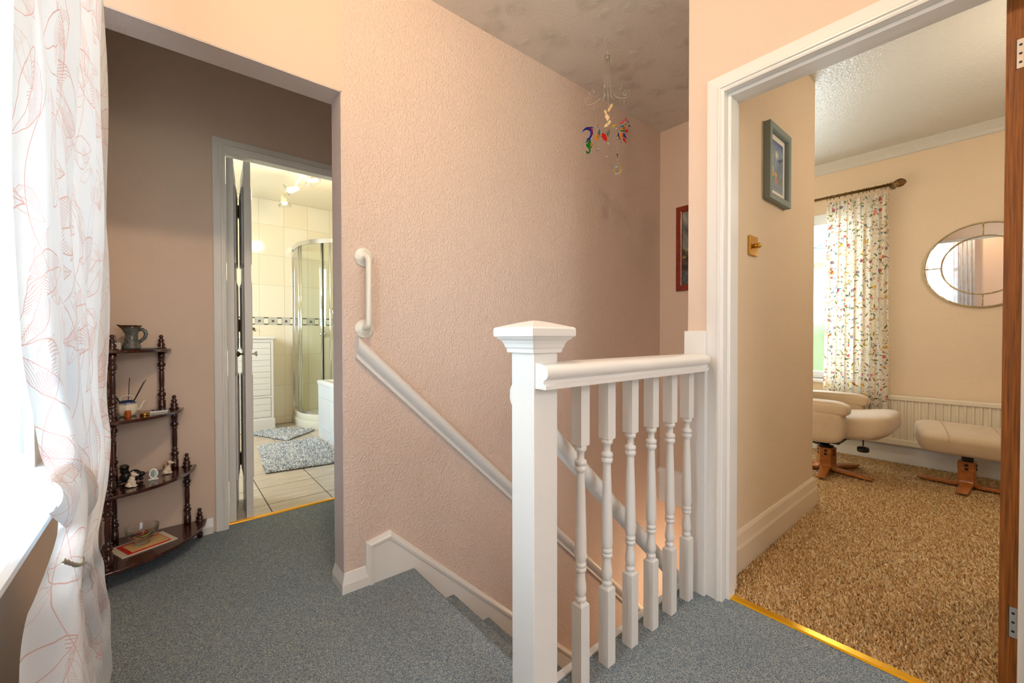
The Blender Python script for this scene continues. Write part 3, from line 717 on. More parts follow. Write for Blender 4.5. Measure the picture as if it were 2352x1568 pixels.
# second curtain of the pair (seen in the mirror)
def c2(u, v):
    z = 2.25*v+.006; ph = 2*PI*5*u+.5*math.sin(z*2); return (-.136+.020*math.cos(ph), .34+.21*u-.05*math.exp(-((z-.6)/.3)**2)*u, z)
o2 = thing('landing_curtain', (-.135, .45, 0), 'narrow leaf patterned curtain on the near side of the landing window, seen in the mirror', 'curtain')
MB().grid(c2, 90, 30).build('curtain_fabric', M_LEAF, o2, uv=(1.0, 2.4))
cp = thing('curtain_pole', (-.136, 1.0, 2.29), 'white curtain pole above the landing window, out of view', 'curtain pole')
MB().tube([(-.136, .28, 2.285), (-.136, 1.78, 2.285)], .011, 12).build('rod', M_WHITE2, cp)
for y in (.27, 1.79): MB().lathe((-.136, y, 2.285), [(.002, -.02), (.018, -.012), (.022, 0), (.018, .012), (.002, .02)], 16, Matrix.Rotation(PI/2, 3, 'X')).build('finial', M_WHITE2, cp)
for y in (.30, 1.76): MB().box((XW, y-.008, 2.27), (-.125, y+.008, 2.30)).build('bracket', M_WHITE2, cp)
# vertical blind
def blindmat():
    t = NT('white_blind_fabric'); t.set(S(240, 240, 238), .8); out = t.t.nodes['Material Output']; w = t.coord('Object', (1, 1, 1))
    t.bump(t.noise(w, 120, 2), .3, .001)
    tl = t.n('BsdfTranslucent'); tl.inputs[0].default_value = S(236, 240, 244); mx = t.n('MixShader'); mx.inputs[0].default_value = .10
    t.t.links.new(t.b.outputs[0], mx.inputs[1]); t.t.links.new(tl.outputs[0], mx.inputs[2]); t.t.links.new(mx.outputs[0], out.inputs[0]); return t.m
M_BLIND = blindmat()
bl = thing('vertical_blind', (-.285, .93, .735), 'white vertical slat blind hanging in the landing window', 'blind')
MB().box((-.305, WY0+.01, 2.045), (-.265, WY1-.01, 2.078)).build('headrail', M_UPVC, bl)
chainm = plain('white_bead_chain', S(200, 204, 204), .4)
for k in range(11):
    y = .49+.087*k; a = R(58); dx, dy = .042*math.sin(a), .042*math.cos(a); zb = .745
    q = MB(); q.grid(lambda u, v: (-.283+(u-.5)*2*dx+.004*math.cos((u-.5)*PI), y+(u-.5)*2*dy, zb+(2.045-zb)*v), 6, 1)
    sl = q.build('slat', M_BLIND, bl, uv=(1, 1), solid=.0008)
    MB().box((-.288+dx*.3, y-.03, zb-.004), (-.280+dx*.3, y+.03, zb+.006)).build('weight', M_UPVC, sl)
    if k < 10:
        c = MB()
        for i in range(9):
            s = i/8; px_, py_, pz_ = -.277+.012*math.sin(PI*s), y+.02+.06*s, zb-.004-.020*math.sin(PI*s)
            c.lathe((px_, py_, pz_-.0018), [(.0003, 0), (.0018, .0018), (.0003, .0036)], 6, cap=False)
        c.build('bead_chain', chainm, bl)

# ================================================================== CORNER SHELF UNIT
sh = thing('corner_shelf', (-.1, 2.45, 0), 'dark mahogany four tier corner whatnot with turned posts', 'shelf unit')
CXs, CYs = -.226, 2.590
tiers = [(.083, .366, -.207, .11), (.366, .327, -.195, .062), (.655, .281, -.187, .017), (.945, .236, -.182, -.028)]
tops = []
for z, r_, lx, rx in tiers:
    poly = [(CXs, CYs)]
    pa = []
    for i in range(25):
        t_ = -PI/2+PI/2*i/24; k = 1-.035*math.sin(2*(t_+PI/2))
        pa.append((CXs+r_*k*math.cos(t_), CYs+r_*k*math.sin(t_)))
    poly = [(CXs, CYs-r_)]+pa[1:]+[(CXs, CYs)]
    MB().prism(poly, z-.014, z).build('shelf', M_MAHOG, sh, bevel=.003)
def turned(h, r_):
    a = r_; return [(a*.85, 0), (a*.9, h*.05), (a*.9, h*.16), (a*.55, h*.175), (a*.95, h*.19), (a*.6, h*.205), (a, h*.25), (a*.98, h*.28), (a*.5, h*.315), (a*.9, h*.335), (a*.55, h*.35), (a*.6, h*.40), (a*.68, h*.52), (a*.6, h*.66), (a*.55, h*.69), (a*.9, h*.705), (a*.5, h*.72), (a*.98, h*.76), (a, h*.79), (a*.55, h*.83), (a*.9, h*.85), (a*.6, h*.87), (a*.85, h*.89), (a*.85, h)]
def finial(mb, p, s=1):
    mb.lathe(p, [(.019*s, 0), (.019*s, .004), (.012*s, .008), (.015*s, .016), (.014*s, .022), (.008*s, .030), (.011*s, .034), (.012*s, .038), (.007*s, .047), (.005*s, .050), (.008*s, .053), (.0085*s, .058), (.006*s, .063), (.002*s, .065)], 18)
    return mb
for i, (z, r_, lx, rx) in enumerate(tiers):
    P = [(lx, 2.6-r_-.010+.03), (rx, 2.572), (-.196, 2.560)]
    if i == 0:
        for p in P: MB().lathe((p[0], p[1], 0), [(.010, 0), (.012, .006), (.014, .02), (.009, .03), (.013, .04), (.010, .048), (.016, .056), (.016, .0695)], 18).build('foot', M_MAHOG, sh)
    if i < 3:
        zn = tiers[i+1][0]-.014
        nP = tiers[i+1]; P2 = [(nP[2], 2.6-nP[1]-.010+.03), (nP[3], 2.572), (-.196, 2.560)]
        for p in P2: MB().lathe((p[0], p[1], z), turned(zn-z, .0160), 18).build('post', M_MAHOG, sh)
        for p in P[:2]:
            pass
    for p in P[:2]: finial(MB(), (p[0], p[1], z)).build('finial', M_MAHOG, sh)
Z1, Z2, Z3, Z4 = [t_[0]+.0005 for t_ in tiers]
# top shelf: jug, plate, hanging tag
mj = NT('mottled_brown_stoneware_glaze'); w_ = mj.coord('Object'); n_ = mj.noise(w_, 34, 4, .7, 1.2); sz = mj.n('SeparateXYZ'); mj.put(sz.inputs[0], w_)
cc = mj.ramp(n_, [(.34, S(48, 32, 24)), (.46, S(84, 92, 92)), (.56, S(104, 112, 110)), (.66, S(140, 78, 36))])
cc = mj.mix(mj.ramp(sz.outputs[2], [(.085, (0, 0, 0)), (.10, (1, 1, 1))]), cc, S(62, 32, 18)); mj.set(cc, .15); mj.bump(mj.noise(w_, 60, 2), .3, .001); mj = mj.m
jug = thing('stoneware_jug', (-.128, 2.50, Z4), 'grey and brown glazed stoneware jug on the top shelf', 'jug')
b = MB(); rows = []
for r_, z in [(.001, .0), (.030, .0), (.034, .004), (.033, .012), (.026, .030), (.022, .050), (.0225, .068), (.028, .088), (.037, .106), (.0355, .1055), (.026, .088), (.0205, .068), (.020, .050), (.022, .03), (.001, .012)]:
    row = []
    for i in range(28):
        a = 2*PI*i/28; sp_ = max(0, math.cos(a-PI*.95))**12*max(0, (z-.07)/.036) if z > .07 else 0
        rr = r_*(1+.42*sp_); row.append((jug.location.x+rr*math.cos(a), jug.location.y+rr*math.sin(a), Z4+z+.004*sp_))
    rows.append(b.addv(row))
for p, q in zip(rows, rows[1:]):
    for i in range(28): j = (i+1) % 28; b.face((p+i, p+j, q+j, q+i), True)
b.build('body', mj, jug, fixn=True)
MB().tube([(-.128+a*.88, 2.50-c_*.4, Z4+z) for a, c_, z in ((.024, .0, .030), (.036, .01, .036), (.050, .02, .050), (.056, .022, .066), (.052, .02, .080), (.042, .01, .088), (.026, 0, .086))], [.006, .005, .0052, .0055, .0055, .005, .005], 8, flat=1.5).build('handle', mj, jug)
pl = MB().lathe((-.070, 2.50, Z4), [(.002, 0), (.022, 0), (.024, .002), (.040, .005), (.041, .0065), (.030, .0045), (.002, .003)], 32).build('saucer', M_PORC, None, label='small white saucer beside the jug on the top shelf', cat='plate')
tg = thing('gift_tag', (-.172, 2.44, Z4), 'cream hanging card tag with oval border and loop of cord, by the top left finial', 'tag')
def tagcols(nu, nv):
    out = []
    for j in range(nv+1):
        for i in range(nu+1):
            u, v = i/nu*2-1, j/nv*2-1; rr = (u/.72)**2+(v/.80)**2
            c = (.80, .76, .66)
            if .62 < rr < 1.0: c = (.30, .31, .30) if rr > .72 else (.62, .58, .5)
            if rr < .45 and abs(u) < .36 and abs((v*6) % 1-.5) < .18: c = (.42, .38, .32)
            if max(abs(u), abs(v)) > .93: c = (.55, .48, .36)
            out.append((*c, 1))
    return out
def vcol(name, rough=.5):
    if name in MC: return MC[name]
    t = NT(name); a = t.n('VertexColor', layer_name='Col'); t.set(a.outputs[0], rough); MC[name] = t.m; return t.m
def picture(fn3, nu, nv, colf, name, parent, matn, rough=.5, solid=0):
    q = MB().grid(fn3, nu, nv, False)
    cols = [(*colf(i/nu, j/nv), 1) for j in range(nv+1) for i in range(nu+1)]
    return q.build(name, vcol(matn, rough), parent, cols=cols, fixn=False, solid=solid)
q = MB().grid(lambda u, v: (-.174+.017*u, 2.422-.006*u, Z4+.001+.029*v), 30, 44, False)
q.build('card', vcol('printed_card'), tg, cols=tagcols(30, 44), fixn=False, solid=.0015)
MB().tube([(-.171, 2.421, Z4+.029), (-.180, 2.43, Z4+.038), (-.180, 2.432, Z4+.046), (-.172, 2.432, Z4+.058), (-.174, 2.432, Z4+.066), (-.178, 2.432, Z4+.062), (-.174, 2.43, Z4+.048), (-.170, 2.425, Z4+.026)], .0008, 5).build('cord', M_BLACK, tg)
# teapot with reed sticks
tp = thing('teapot', (-.142, 2.46, Z3), 'small white and blue ribbed china teapot holding black reed sticks', 'teapot')
mt_ = NT('white_china_blue_rim'); w_ = mt_.coord('Object'); sz = mt_.n('SeparateXYZ'); mt_.put(sz.inputs[0], w_)
mt_.set(mt_.mix(mt_.ramp(mt_.add(sz.outputs[2], mt_.mul(mt_.noise(w_, 40, 2), .012)), [(.056, (0, 0, 0)), (.066, (1, 1, 1))]), S(236, 228, 208), S(34, 60, 110)), .12); mt_ = mt_.m
b = MB(); rows = []
for r_, z in [(.002, 0), (.024, 0), (.030, .006), (.034, .020), (.035, .035), (.032, .050), (.026, .060), (.023, .064), (.022, .066), (.020, .062), (.002, .058)]:
    rows.append(b.addv([(-.142+r_*(1+.035*math.cos(8*2*PI*i/48))*math.cos(2*PI*i/48), 2.46+r_*(1+.035*math.cos(8*2*PI*i/48))*math.sin(2*PI*i/48), Z3+z) for i in range(48)]))
for p, q in zip(rows, rows[1:]):
    for i in range(48): j = (i+1) % 48; b.face((p+i, p+j, q+j, q+i), True)
b.build('body', mt_, tp)
MB().tube([(-.108, 2.452, Z3+.022), (-.098, 2.45, Z3+.032), (-.094, 2.448, Z3+.048), (-.086, 2.446, Z3+.064), (-.083, 2.445, Z3+.068)], [.008, .006, .005, .0042, .004], 10).build('spout', mt_, tp)
MB().tube([(-.166, 2.462, Z3+.058), (-.166, 2.462, Z3+.074), (-.158, 2.461, Z3+.086), (-.142, 2.46, Z3+.090), (-.126, 2.459, Z3+.086), (-.118, 2.458, Z3+.074), (-.118, 2.458, Z3+.058)], .0026, 8).build('handle', mt_, tp)
for k, (dx, dy, dz) in enumerate(((.008, .0, .105), (.062, -.01, .095), (.055, -.022, .088), (-.070, -.006, .104), (-.068, -.024, .090))):
    b0 = (-.142+.12*dx, 2.46+.1*dy, Z3+.03)
    st_ = MB().tube([b0, (-.142+dx, 2.46+dy, Z3+.06+dz)], .0015, 6).build('reed_stick', M_BLACK, None)
    tag(st_, ['black reed stick standing nearly upright in the small teapot', 'longer black reed stick leaning right in the small teapot', 'shorter black reed stick leaning right in the small teapot', 'black reed stick leaning left towards the curtain, upper of two', 'black reed stick leaning left towards the curtain, lower of two'][k], 'reed stick', 'reed sticks in the teapot')
MB().prism([(-.148, 2.408), (-.140, 2.402), (-.130, 2.406), (-.128, 2.416), (-.136, 2.422), (-.146, 2.418)], Z3, Z3+.029).build('orange_box', plain('orange_card', S(190, 90, 20), .35), None, bevel=.0006, label='tiny orange box in front of the teapot', cat='box')
pb = thing('trinket_tin', (-.085, 2.432, Z3), 'small round polished gold trinket tin on the third shelf', 'tin')
MB().lathe((-.085, 2.432, Z3), [(.0165, 0), (.0175, .002), (.0175, .006)], 28).build('base', M_BRASS, pb); MB().lathe((-.085, 2.432, Z3+.0062), [(.018, 0), (.018, .004), (.015, .006), (.002, .0066)], 28).build('lid', M_BRASS, pb)
db = thing('display_box', (-.035, 2.50, Z3), 'clear lidded box with white base and dark beads, right of the gold tin', 'box')
MB().box((-.070, 2.478, Z3), (-.006, 2.512, Z3+.007)).build('base', M_PORC, db, bevel=.001)
MB().box((-.070, 2.478, Z3+.0075), (-.006, 2.512, Z3+.020)).build('lid', M_BOWL, db, bevel=.001)
q = MB(); 
for i in range(16): q.lathe((-.064+.052*rnd.random(), 2.484+.022*rnd.random(), Z3+.0078), [(.0004, 0), (.0028, .0025), (.0004, .005)], 8, cap=False)
q.build('beads', M_BLACK, db, kind='stuff')
# figurines
def figurine(name, loc, parts, mat, label, cat, vox=.0016, rz=0, extra=()):
    t_ = thing(name, (loc[0], loc[1], loc[2]+.0015), label, cat, rz=rz)
    q = MB()
    for c, s, rot in parts: q.cushion(c, s, 1, rot=rot, n=16)
    q.build('body', mat, t_, local=True, remesh=vox)
    for nm, ps, mm in extra:
        q = MB()
        for c, s, rot in ps: q.cushion(c, s, 1, rot=rot, n=12)
        q.build(nm, mm, t_, local=True)
    return t_
O = (0, 0, 0)
dogparts = lambda k=1.0: [((0, 0, .020), (.026, .022, .034), (0, R(-12), 0)), ((.003, 0, .034), (.020, .018, .026), (0, R(-15), 0)), ((.010, 0, .050), (.020, .018, .019), O), ((.021, 0, .048), (.014, .010, .009), O),
    ((.010, -.006, .012), (.008, .008, .030), O), ((.010, .006, .012), (.008, .008, .030), O), ((.014, -.006, .0025), (.013, .008, .006), O), ((.014, .006, .0025), (.013, .008, .006), O),
    ((-.006, -.010, .010), (.020, .012, .018), O), ((-.006, .010, .010), (.020, .012, .018), O), ((.0, -.011, .003), (.018, .008, .006), O), ((.0, .011, .003), (.018, .008, .006), O), ((-.016, 0, .004), (.016, .006, .006), (0, 0, R(30)))]
bisque = plain('cream_bisque_china', S(232, 212, 186), .35); brownear = plain('ginger_brown_glaze', S(168, 92, 36), .35)
cat_parts = dogparts()+[((.004, -.006, .060), (.006, .006, .011), (R(12), 0, 0)), ((.004, .006, .060), (.006, .006, .011), (R(-12), 0, 0))]
figurine('dog_figurine', (-.128, 2.365, Z2), cat_parts, plain('off_white_china', S(238, 222, 200), .35), 'small white pottery dog figurine sitting in front of the black figurine', 'figurine', rz=R(-25),
    extra=[('ear_patch', [((.004, -.0085, .055), (.005, .003, .007), O)], brownear), ('nose', [((.0285, 0, .0485), (.003, .003, .0025), O)], M_BLACK), ('eye', [((.016, -.0075, .052), (.002, .0015, .002), O)], M_BLACK)])
figurine('spaniel_figurine', (-.012, 2.49, Z2), dogparts(), bisque, 'sitting puppy figurine with brown ears by the right post of the third tier', 'figurine', rz=R(-20),
    extra=[('ear', [((.006, -.0098, .046), (.009, .004, .018), O)], brownear), ('ear', [((.006, .0098, .046), (.009, .004, .018), O)], brownear), ('nose', [((.0285, 0, .0495), (.0035, .0035, .003), O)], M_BLACK), ('eye', [((.017, -.0072, .053), (.002, .0015, .0025), O)], M_BLACK), ('back_patch', [((-.006, 0, .031), (.020, .021, .028), (0, R(-12), 0))], plain('taupe_glaze', S(140, 116, 84), .35))])
figurine('black_figurine', (-.150, 2.45, Z2), [((0, 0, .022), (.040, .030, .044), O), ((-.004, 0, .050), (.030, .026, .030), O), ((-.004, -.001, .066), (.034, .030, .028), O), ((.030, 0, .034), (.040, .030, .034), (0, R(20), 0)), ((.052, -.004, .028), (.026, .020, .022), O), ((.028, 0, .014), (.030, .026, .028), O), ((-.022, -.004, .008), (.026, .018, .014), O), ((.050, -.004, .008), (.016, .016, .016), O)],
    NT('black_glazed_clay').set(S(20, 20, 22), .3).m, 'chunky black animal figurine on the third tier behind the white dog', 'figurine', vox=.0022, extra=[('top_patch', [((-.006, -.006, .074), (.026, .024, .014), O)], plain('olive_brown_glaze', S(72, 64, 46), .5))])
pf = thing('oval_plaque', (-.058, 2.425, Z2), 'small oval china plaque with painted scene leaning on the third tier', 'plaque')
q = MB(); N_ = 32; q.prism([(.0155*math.cos(2*PI*i/N_)*(1+.05*math.cos(6*PI*i/N_*2)), .022*math.sin(2*PI*i/N_)*(1+.03*math.cos(8*2*PI*i/N_))) for i in range(N_)], -.0015, .0015, Matrix.Translation((-.058, 2.425, Z2+.0275)) @ Matrix.Rotation(R(78), 4, 'X'))
q.build('rim', M_PORC, pf, bevel=.0006)
def ovc(u, v):
    g = math.sin(u*17+v*9)+math.sin(v*23-u*11); return (.25+.08*g, .30+.05*g, .25) if u < .62 else (.35, .55+.05*g, .62)
T_ = Matrix.Translation((-.058, 2.4231, Z2+.0275)) @ Matrix.Rotation(R(78), 4, 'X')
picture(lambda u, v: T_ @ Vector((.0105*v*math.cos(2*PI*u), .0165*v*math.sin(2*PI*u), 0)), 28, 10, lambda u, v: ovc(.5+.5*v*math.cos(2*PI*u), .5+.5*v*math.sin(2*PI*u)), 'painted_scene', pf, 'printed_card')
MB().prism([(-.076, 2.415), (-.040, 2.415), (-.046, 2.432), (-.070, 2.432)], Z2, Z2+.007).build('stand', M_PORC, pf, bevel=.002)
# bottom shelf: papers, card, bowl
def slab(name, c, w_, l, rz, z, t_, mat, label, cat, colf=None):
    m_ = Matrix.Translation((c[0], c[1], z)) @ Matrix.Rotation(rz, 4, 'Z')
    o = MB().box((-w_/2, -l/2, 0), (w_/2, l/2, t_), m_).build(name, mat, None, label=label, cat=cat); return o, m_
paper = plain('cream_paper', S(226, 214, 192), .7)
slab('white_booklet', (-.095, 2.437), .195, .145, R(22), Z1, .0035, paper, 'large cream booklet lying flat on the bottom shelf', 'booklet')
o_, m_ = slab('red_card', (-.092, 2.432), .150, .118, R(22), Z1+.0037, .003, plain('red_card', S(206, 16, 20), .4), 'red bordered card on top of the cream booklet under the glass bowl', 'card')
MB().box((-.060, -.052, .0031), (.071, .042, .0042), m_).build('buff_sheet', plain('buff_paper', S(222, 184, 120), .6), o_, label='buff coloured sheet')
bw = thing('glass_bowl', (-.098, 2.432, Z1+.008), 'clear footed glass bowl holding coloured trinkets on the bottom shelf', 'bowl')
bx, by, bz = bw.location
MB().lathe((bx, by, bz), [(.024, 0), (.025, .002), (.022, .008), (.023, .014), (.030, .020), (.046, .034), (.055, .052), (.058, .074), (.059, .076), (.0575, .0765), (.0565, .074), (.0535, .052), (.044, .036), (.028, .024), (.004, .021)], 40).build('bowl', M_BOWL, bw)
cols5 = [S(40, 150, 190), S(190, 180, 60), S(200, 70, 60), S(60, 50, 60), S(220, 170, 90), S(40, 80, 90)]
lb = ['turquoise', 'olive green', 'coral red', 'dark plum', 'amber', 'teal']
for k in range(6):
    a = k*1.05; rr = .018+.004*(k % 3); zz = bz+.034+.004*(k % 4); px_, py_ = bx+.014*math.cos(a), by+.014*math.sin(a)
    P = [(px_+rr*math.cos(t_), py_+rr*math.sin(t_)*.9, zz+.006*math.sin(t_+k)) for t_ in [2*PI*i/24 for i in range(25)]]
    MB().tube(P, .0028, 7, cap=False).build('bangle', plain('bangle_'+lb[k].replace(' ', '_'), cols5[k], .25), None, label='%s bracelet coiled inside the glass bowl' % lb[k], cat='bracelet', group='bracelets in the glass bowl')
# ================================================================== SUNCATCHER MOBILE
HK = Vector((1.71, 1.307, CZ)); vr = Vector((.7966, -.6045, 0)).normalized(); vr = Vector((rgt.x, rgt.y, 0)).normalized(); vf = Vector((fwd.x, fwd.y, 0)).normalized()
mo = thing('suncatcher_mobile', HK, 'silver wire chandelier mobile with coloured glass charms hanging from the landing ceiling', 'mobile')
q = MB(); q.tube([HK+vr*(.008*math.cos(t_))+Vector((0, 0, -.016+.010*math.sin(t_))) for t_ in [2*PI*i/20 for i in range(21)]], .0014, 6, cap=False)
q.tube([HK, HK+Vector((0, 0, -.008))], .0016, 6); q.build('ceiling_hook', M_WIRE, mo)
MB().tube([HK+Vector((0, 0, z)) for z in (-.024, -.05, -.09)], .0013, 6).build('hanging_wire', M_WIRE, mo)
MB().lathe(HK+Vector((0, 0, -.102)), [(.009, 0), (.011, .003), (.011, .018), (.006, .022)], 14).build('collar', M_WIRE, mo)
tips = []
for k in range(8):
    a = R(22.5+45*k+8); d = Vector((math.cos(a), math.sin(a), 0)); P = []
    for s in range(9): P.append(HK+d*(.012+.0006*s)+Vector((0, 0, -.085-.020*s)))
    z0 = -.245
    for s in range(1, 9): t_ = s/8*PI/2; P.append(HK+d*(.017+.070*(1-math.cos(t_)))+Vector((0, 0, z0-.065*math.sin(t_))))
    # spiral curl
    cpt = HK+d*.092+Vector((0, 0, -.310+.022))
    for s in range(1, 22):
        t_ = -PI/2+s*.42; rr = .022*(1-s/26); P.append(cpt+d*(rr*math.cos(t_))+Vector((0, 0, rr*math.sin(t_))))
    MB().tube(P, .0011, 5).build('wire_arm', M_WIRE, mo)
    tips.append(HK+d*.090+Vector((0, 0, -.312)))
def at(x, y, dep=0):      # pixel offset from the hook plane, measured once at the hook's depth
    return HK+vr*(x*.0022)+vf*dep+Vector((0, 0, y))
def shp(name, pts, c, sc, mat, t_=.003, ang=0, par=mo):
    fr_ = Matrix((( vr.x, 0, vf.x, 0), (vr.y, 0, vf.y, 0), (0, 1, 0, 0), (0, 0, 0, 1)))
    m_ = Matrix.Translation(c) @ fr_ @ Matrix.Rotation(ang, 4, 'Z')
    return MB().prism([(x*sc, y*sc) for x, y in pts], -t_/2, t_/2, m_).build(name, mat, par, bevel=.0006, seg=1)
tc_ = {n: tinted('glass_'+n, c) for n, c in dict(blue=S(24, 40, 140), crimson=S(190, 30, 60), green=S(20, 120, 50), amber=S(224, 140, 20), teal=S(30, 130, 140), red=S(210, 30, 20), rose=S(222, 70, 90), yellow=S(236, 200, 40)).items()}
clear = glass('glass_clear', (.95, .95, .93, 1), .03, 1.0); pale = plain('pale_capiz_shell', S(228, 196, 140), .2)
dol = [(-26, -10), (-22, 0), (-14, 9), (-4, 13), (2, 13), (12, 14), (22, 10), (14, 8), (18, 0), (19, -14), (12, -28), (8, -34), (10, -44), (2, -38), (-8, -44), (-6, -34), (2, -30), (8, -18), (8, -6), (2, 0), (-10, 2), (-20, -4)]
c0 = Vector((1.637, 1.368, 2.036))
shp('dolphin_charm', dol, c0, .00125, tc_['blue']); shp('dolphin_stripe', [(4, 10), (12, 10), (17, -2), (16, -14), (12, -22), (13, -6), (8, 4)], c0-vf*.0022, .00125, tc_['crimson'], .002)
sea = [(-8, 16), (-2, 18), (2, 26), (6, 18), (10, 8), (6, 2), (14, 6), (16, -4), (10, -10), (14, -14), (6, -18), (8, -28), (4, -38), (-6, -42), (-14, -36), (-12, -28), (-6, -26), (-8, -32), (-2, -34), (0, -26), (-4, -16), (-12, -10), (-14, 0), (-6, 6), (0, 10), (-6, 10), (-14, 6), (-16, 10)]
c1 = Vector((1.640, 1.366, 1.965)); shp('seahorse_charm', sea, c1, .00112, tc_['green'])
shp('seahorse_fin', [(6, 4), (14, 10), (16, 2), (12, -4), (16, -10), (6, -12)], c1-vf*.002, .00112, tc_['amber'], .002)
def thread(pts, name='thread'): MB().tube(pts, .0005, 4).build(name, M_WIRE, mo)
thread([tips[3]*.3+Vector((1.630, 1.374, 2.19))*.7, c0+Vector((0, 0, .012))])
thread([c0+Vector((.01, 0, -.04)), c1+Vector((0, 0, .02))])
def beads(x, y0, y1, cols, r_=.003):
    n = len(cols)
    for i, c in enumerate(cols):
        p = at(x, 0)+Vector((0, 0, y0+(y1-y0)*i/max(1, n-1)))
        MB().lathe(p, [(.0003, -r_), (r_*.8, -r_*.6), (r_, 0), (r_*.8, r_*.6), (.0003, r_)], 8, cap=False).build('bead', c, mo)
def crystal(p, r_):
    MB().lathe(p, [(.0004, r_), (r_*.62, r_*.74), (r_, 0), (r_*.62, -r_*.74), (.0004, -r_)], 8, smooth=False, cap=False).build('crystal_drop', clear, mo)
crystal(c1+Vector((.001, 0, -.062)), .006)
# pixel column helper: px offset from hook column (1395)
beads(-21, -.43, -.50, [tc_[k] for k in ('red', 'teal', 'amber', 'teal', 'red', 'green', 'amber')], .0035); thread([at(-21, -.33), at(-21, -.55)]); crystal(at(-21, -.545), .010)
shp('glass_shape', [(-10, 0), (-2, 14), (4, 24), (6, 6), (2, -12), (-6, -14)], at(-23, -.49), .0012, tc_['amber']); shp('glass_shape', [(-4, -4), (2, 20), (6, 2), (4, -16)], at(-19, -.465), .0012, tc_['teal'])
lf_ = [(0, -10), (4, -4), (5, 4), (2, 10), (-2, 10), (-5, 4), (-4, -4)]
thread([HK+Vector((0, 0, -.10)), at(3, -.36)])
for (x, y, a, s_) in ((-4, -.365, 20, 1), (-2, -.385, -30, 1), (4, -.352, -25, 1), (9, -.335, -20, 1.1), (1, -.395, -15, 1.1), (-2, -.430, -50, 1.2), (4, -.418, -30, 1.1)):
    shp('shell_leaf', lf_, at(x, y), .0013*s_, pale, .001, R(a))
MB().tube([at(-7, -.355), at(-5, -.38), at(0, -.40), at(2, -.42), at(-3, -.44), at(-6, -.435), at(0, -.415), at(6, -.40), at(5, -.37), at(11, -.325)], .0012, 5).build('wire_outline', M_WIRE, mo)
thread([at(0, -.44), at(0, -.56)]); crystal(at(-1, -.585), .006)
shp('tulip_petal', lf_, at(-6, -.490), .0024, tc_['red'], .003, R(28)); shp('tulip_petal', [(0, -12), (3, 4), (0, 18), (-3, 4)], at(1, -.478), .0012, tc_['teal'], .002, R(10)); shp('tulip_petal', [(0, -12), (2, 4), (0, 22), (-2, 4)], at(4, -.470), .0012, tc_['green'], .002, R(2))
crystal(at(3, -.520), .010)
# right cluster: winged figure and bead spray
thread([at(24, -.31), at(24, -.40)]); thread([at(44, -.30), at(44, -.38)]); thread([at(24, -.48), at(23, -.57)])
wing = [(0, 0), (10, 6), (26, 18), (20, 6), (12, 0)]
for nm, (x, y), s_, a, c in (('wing', (26, -.425), 1.1, 8, 'rose'), ('wing', (28, -.437), 1.0, -8, 'teal'), ('wing', (28, -.447), .9, -20, 'amber'), ('wing', (29, -.455), .8, -30, 'green'), ('petal', (26, -.462), 1.0, -110, 'blue'), ('petal', (32, -.462), 1.1, -125, 'amber'), ('petal', (36, -.468), 1.3, -105, 'red'), ('petal', (38, -.462), .9, -100, 'blue')):
    shp(nm, wing, at(x, y), .0014*s_, tc_[c], .002, R(a))
for x, y, c, r_ in ((14, -.434, 'yellow', .006), (18, -.430, 'yellow', .005), (22, -.446, None, .010), (40, -.430, 'amber', .006), (38, -.444, 'red', .005), (44, -.458, 'red', .008), (50, -.433, 'blue', .0045), (48, -.414, 'teal', .004), (24, -.492, None, .011), (36, -.492, None, .008), (31, -.510, None, .007), (44, -.405, 'red', .004), (44, -.395, 'teal', .003)):
    p = at(x, y)
    if c is None: crystal(p, r_)
    else: MB().lathe(p, [(.0004, -r_), (r_*.8, -r_*.6), (r_, 0), (r_*.8, r_*.6), (.0004, r_)], 10, cap=False).build('bead', tc_[c], mo)
beads(23, -.575, -.625, [tc_['green'], tc_['teal'], tc_['amber'], clear, clear, clear, clear], .0038)
sunc = at(23, -.655)
for k in range(10):
    a = 2*PI*k/10; p = sunc+vr*.016*math.cos(a)+Vector((0, 0, .016*math.sin(a)))
    shp('crystal_petal', [(0, -4), (3, 0), (2.4, 6), (0, 8), (-2.4, 6), (-3, 0)], p, .0011, [clear, tc_['yellow'], clear, tinted('glass_ice', S(190, 225, 230))][k % 4], .004, a-PI/2)
crystal(sunc, .006)

# ================================================================== PICTURES, SWITCH
def framed(name, label, org, U, V_, N_, w_, h_, fw, dep, fmat, artf, mat_w=.0, matc=(.83, .78, .68), nu=60, nv=90):
    org, U, V_, N_ = map(Vector, (org, U, V_, N_))
    t_ = thing(name, org+U*(w_/2), label, 'picture')
    mp_ = lambda a, b, h: org+U*a+V_*b+N_*h
    MB().mould([(0, 0), (w_, 0), (w_, h_), (0, h_)], [(0, 0), (0, dep), (fw*.8, dep), (fw, dep*.75), (fw, 0)], mp_, closed=True).build('frame', fmat, t_, bevel=.0008, seg=1)
    i0 = fw-.002
    if mat_w:
        MB().mould([(i0, i0), (w_-i0, i0), (w_-i0, h_-i0), (i0, h_-i0)], [(0, dep*.25), (0, dep*.35), (mat_w, dep*.35), (mat_w, dep*.25)], mp_, closed=True).build('mount', plain('cream_mount_board', (*matc, 1), .7), t_)
    j0 = i0+mat_w-.002 if mat_w else i0
    picture(lambda u, v: mp_(j0+(w_-2*j0)*u, j0+(h_-2*j0)*v, dep*.3), nu, nv, artf, 'artwork', t_, 'painted_print', .4)
    return t_
def fbm(x, y, s=0):
    return .5+.25*(math.sin(x*5.1+s+2*math.sin(y*3.3+s))+math.sin(y*7.3-s+2.3*math.sin(x*4.1)))*.6+.12*math.sin(x*19+y*13+s)+.08*math.sin(x*41-y*37)
def lin(c): return tuple(S(*c)[:3])
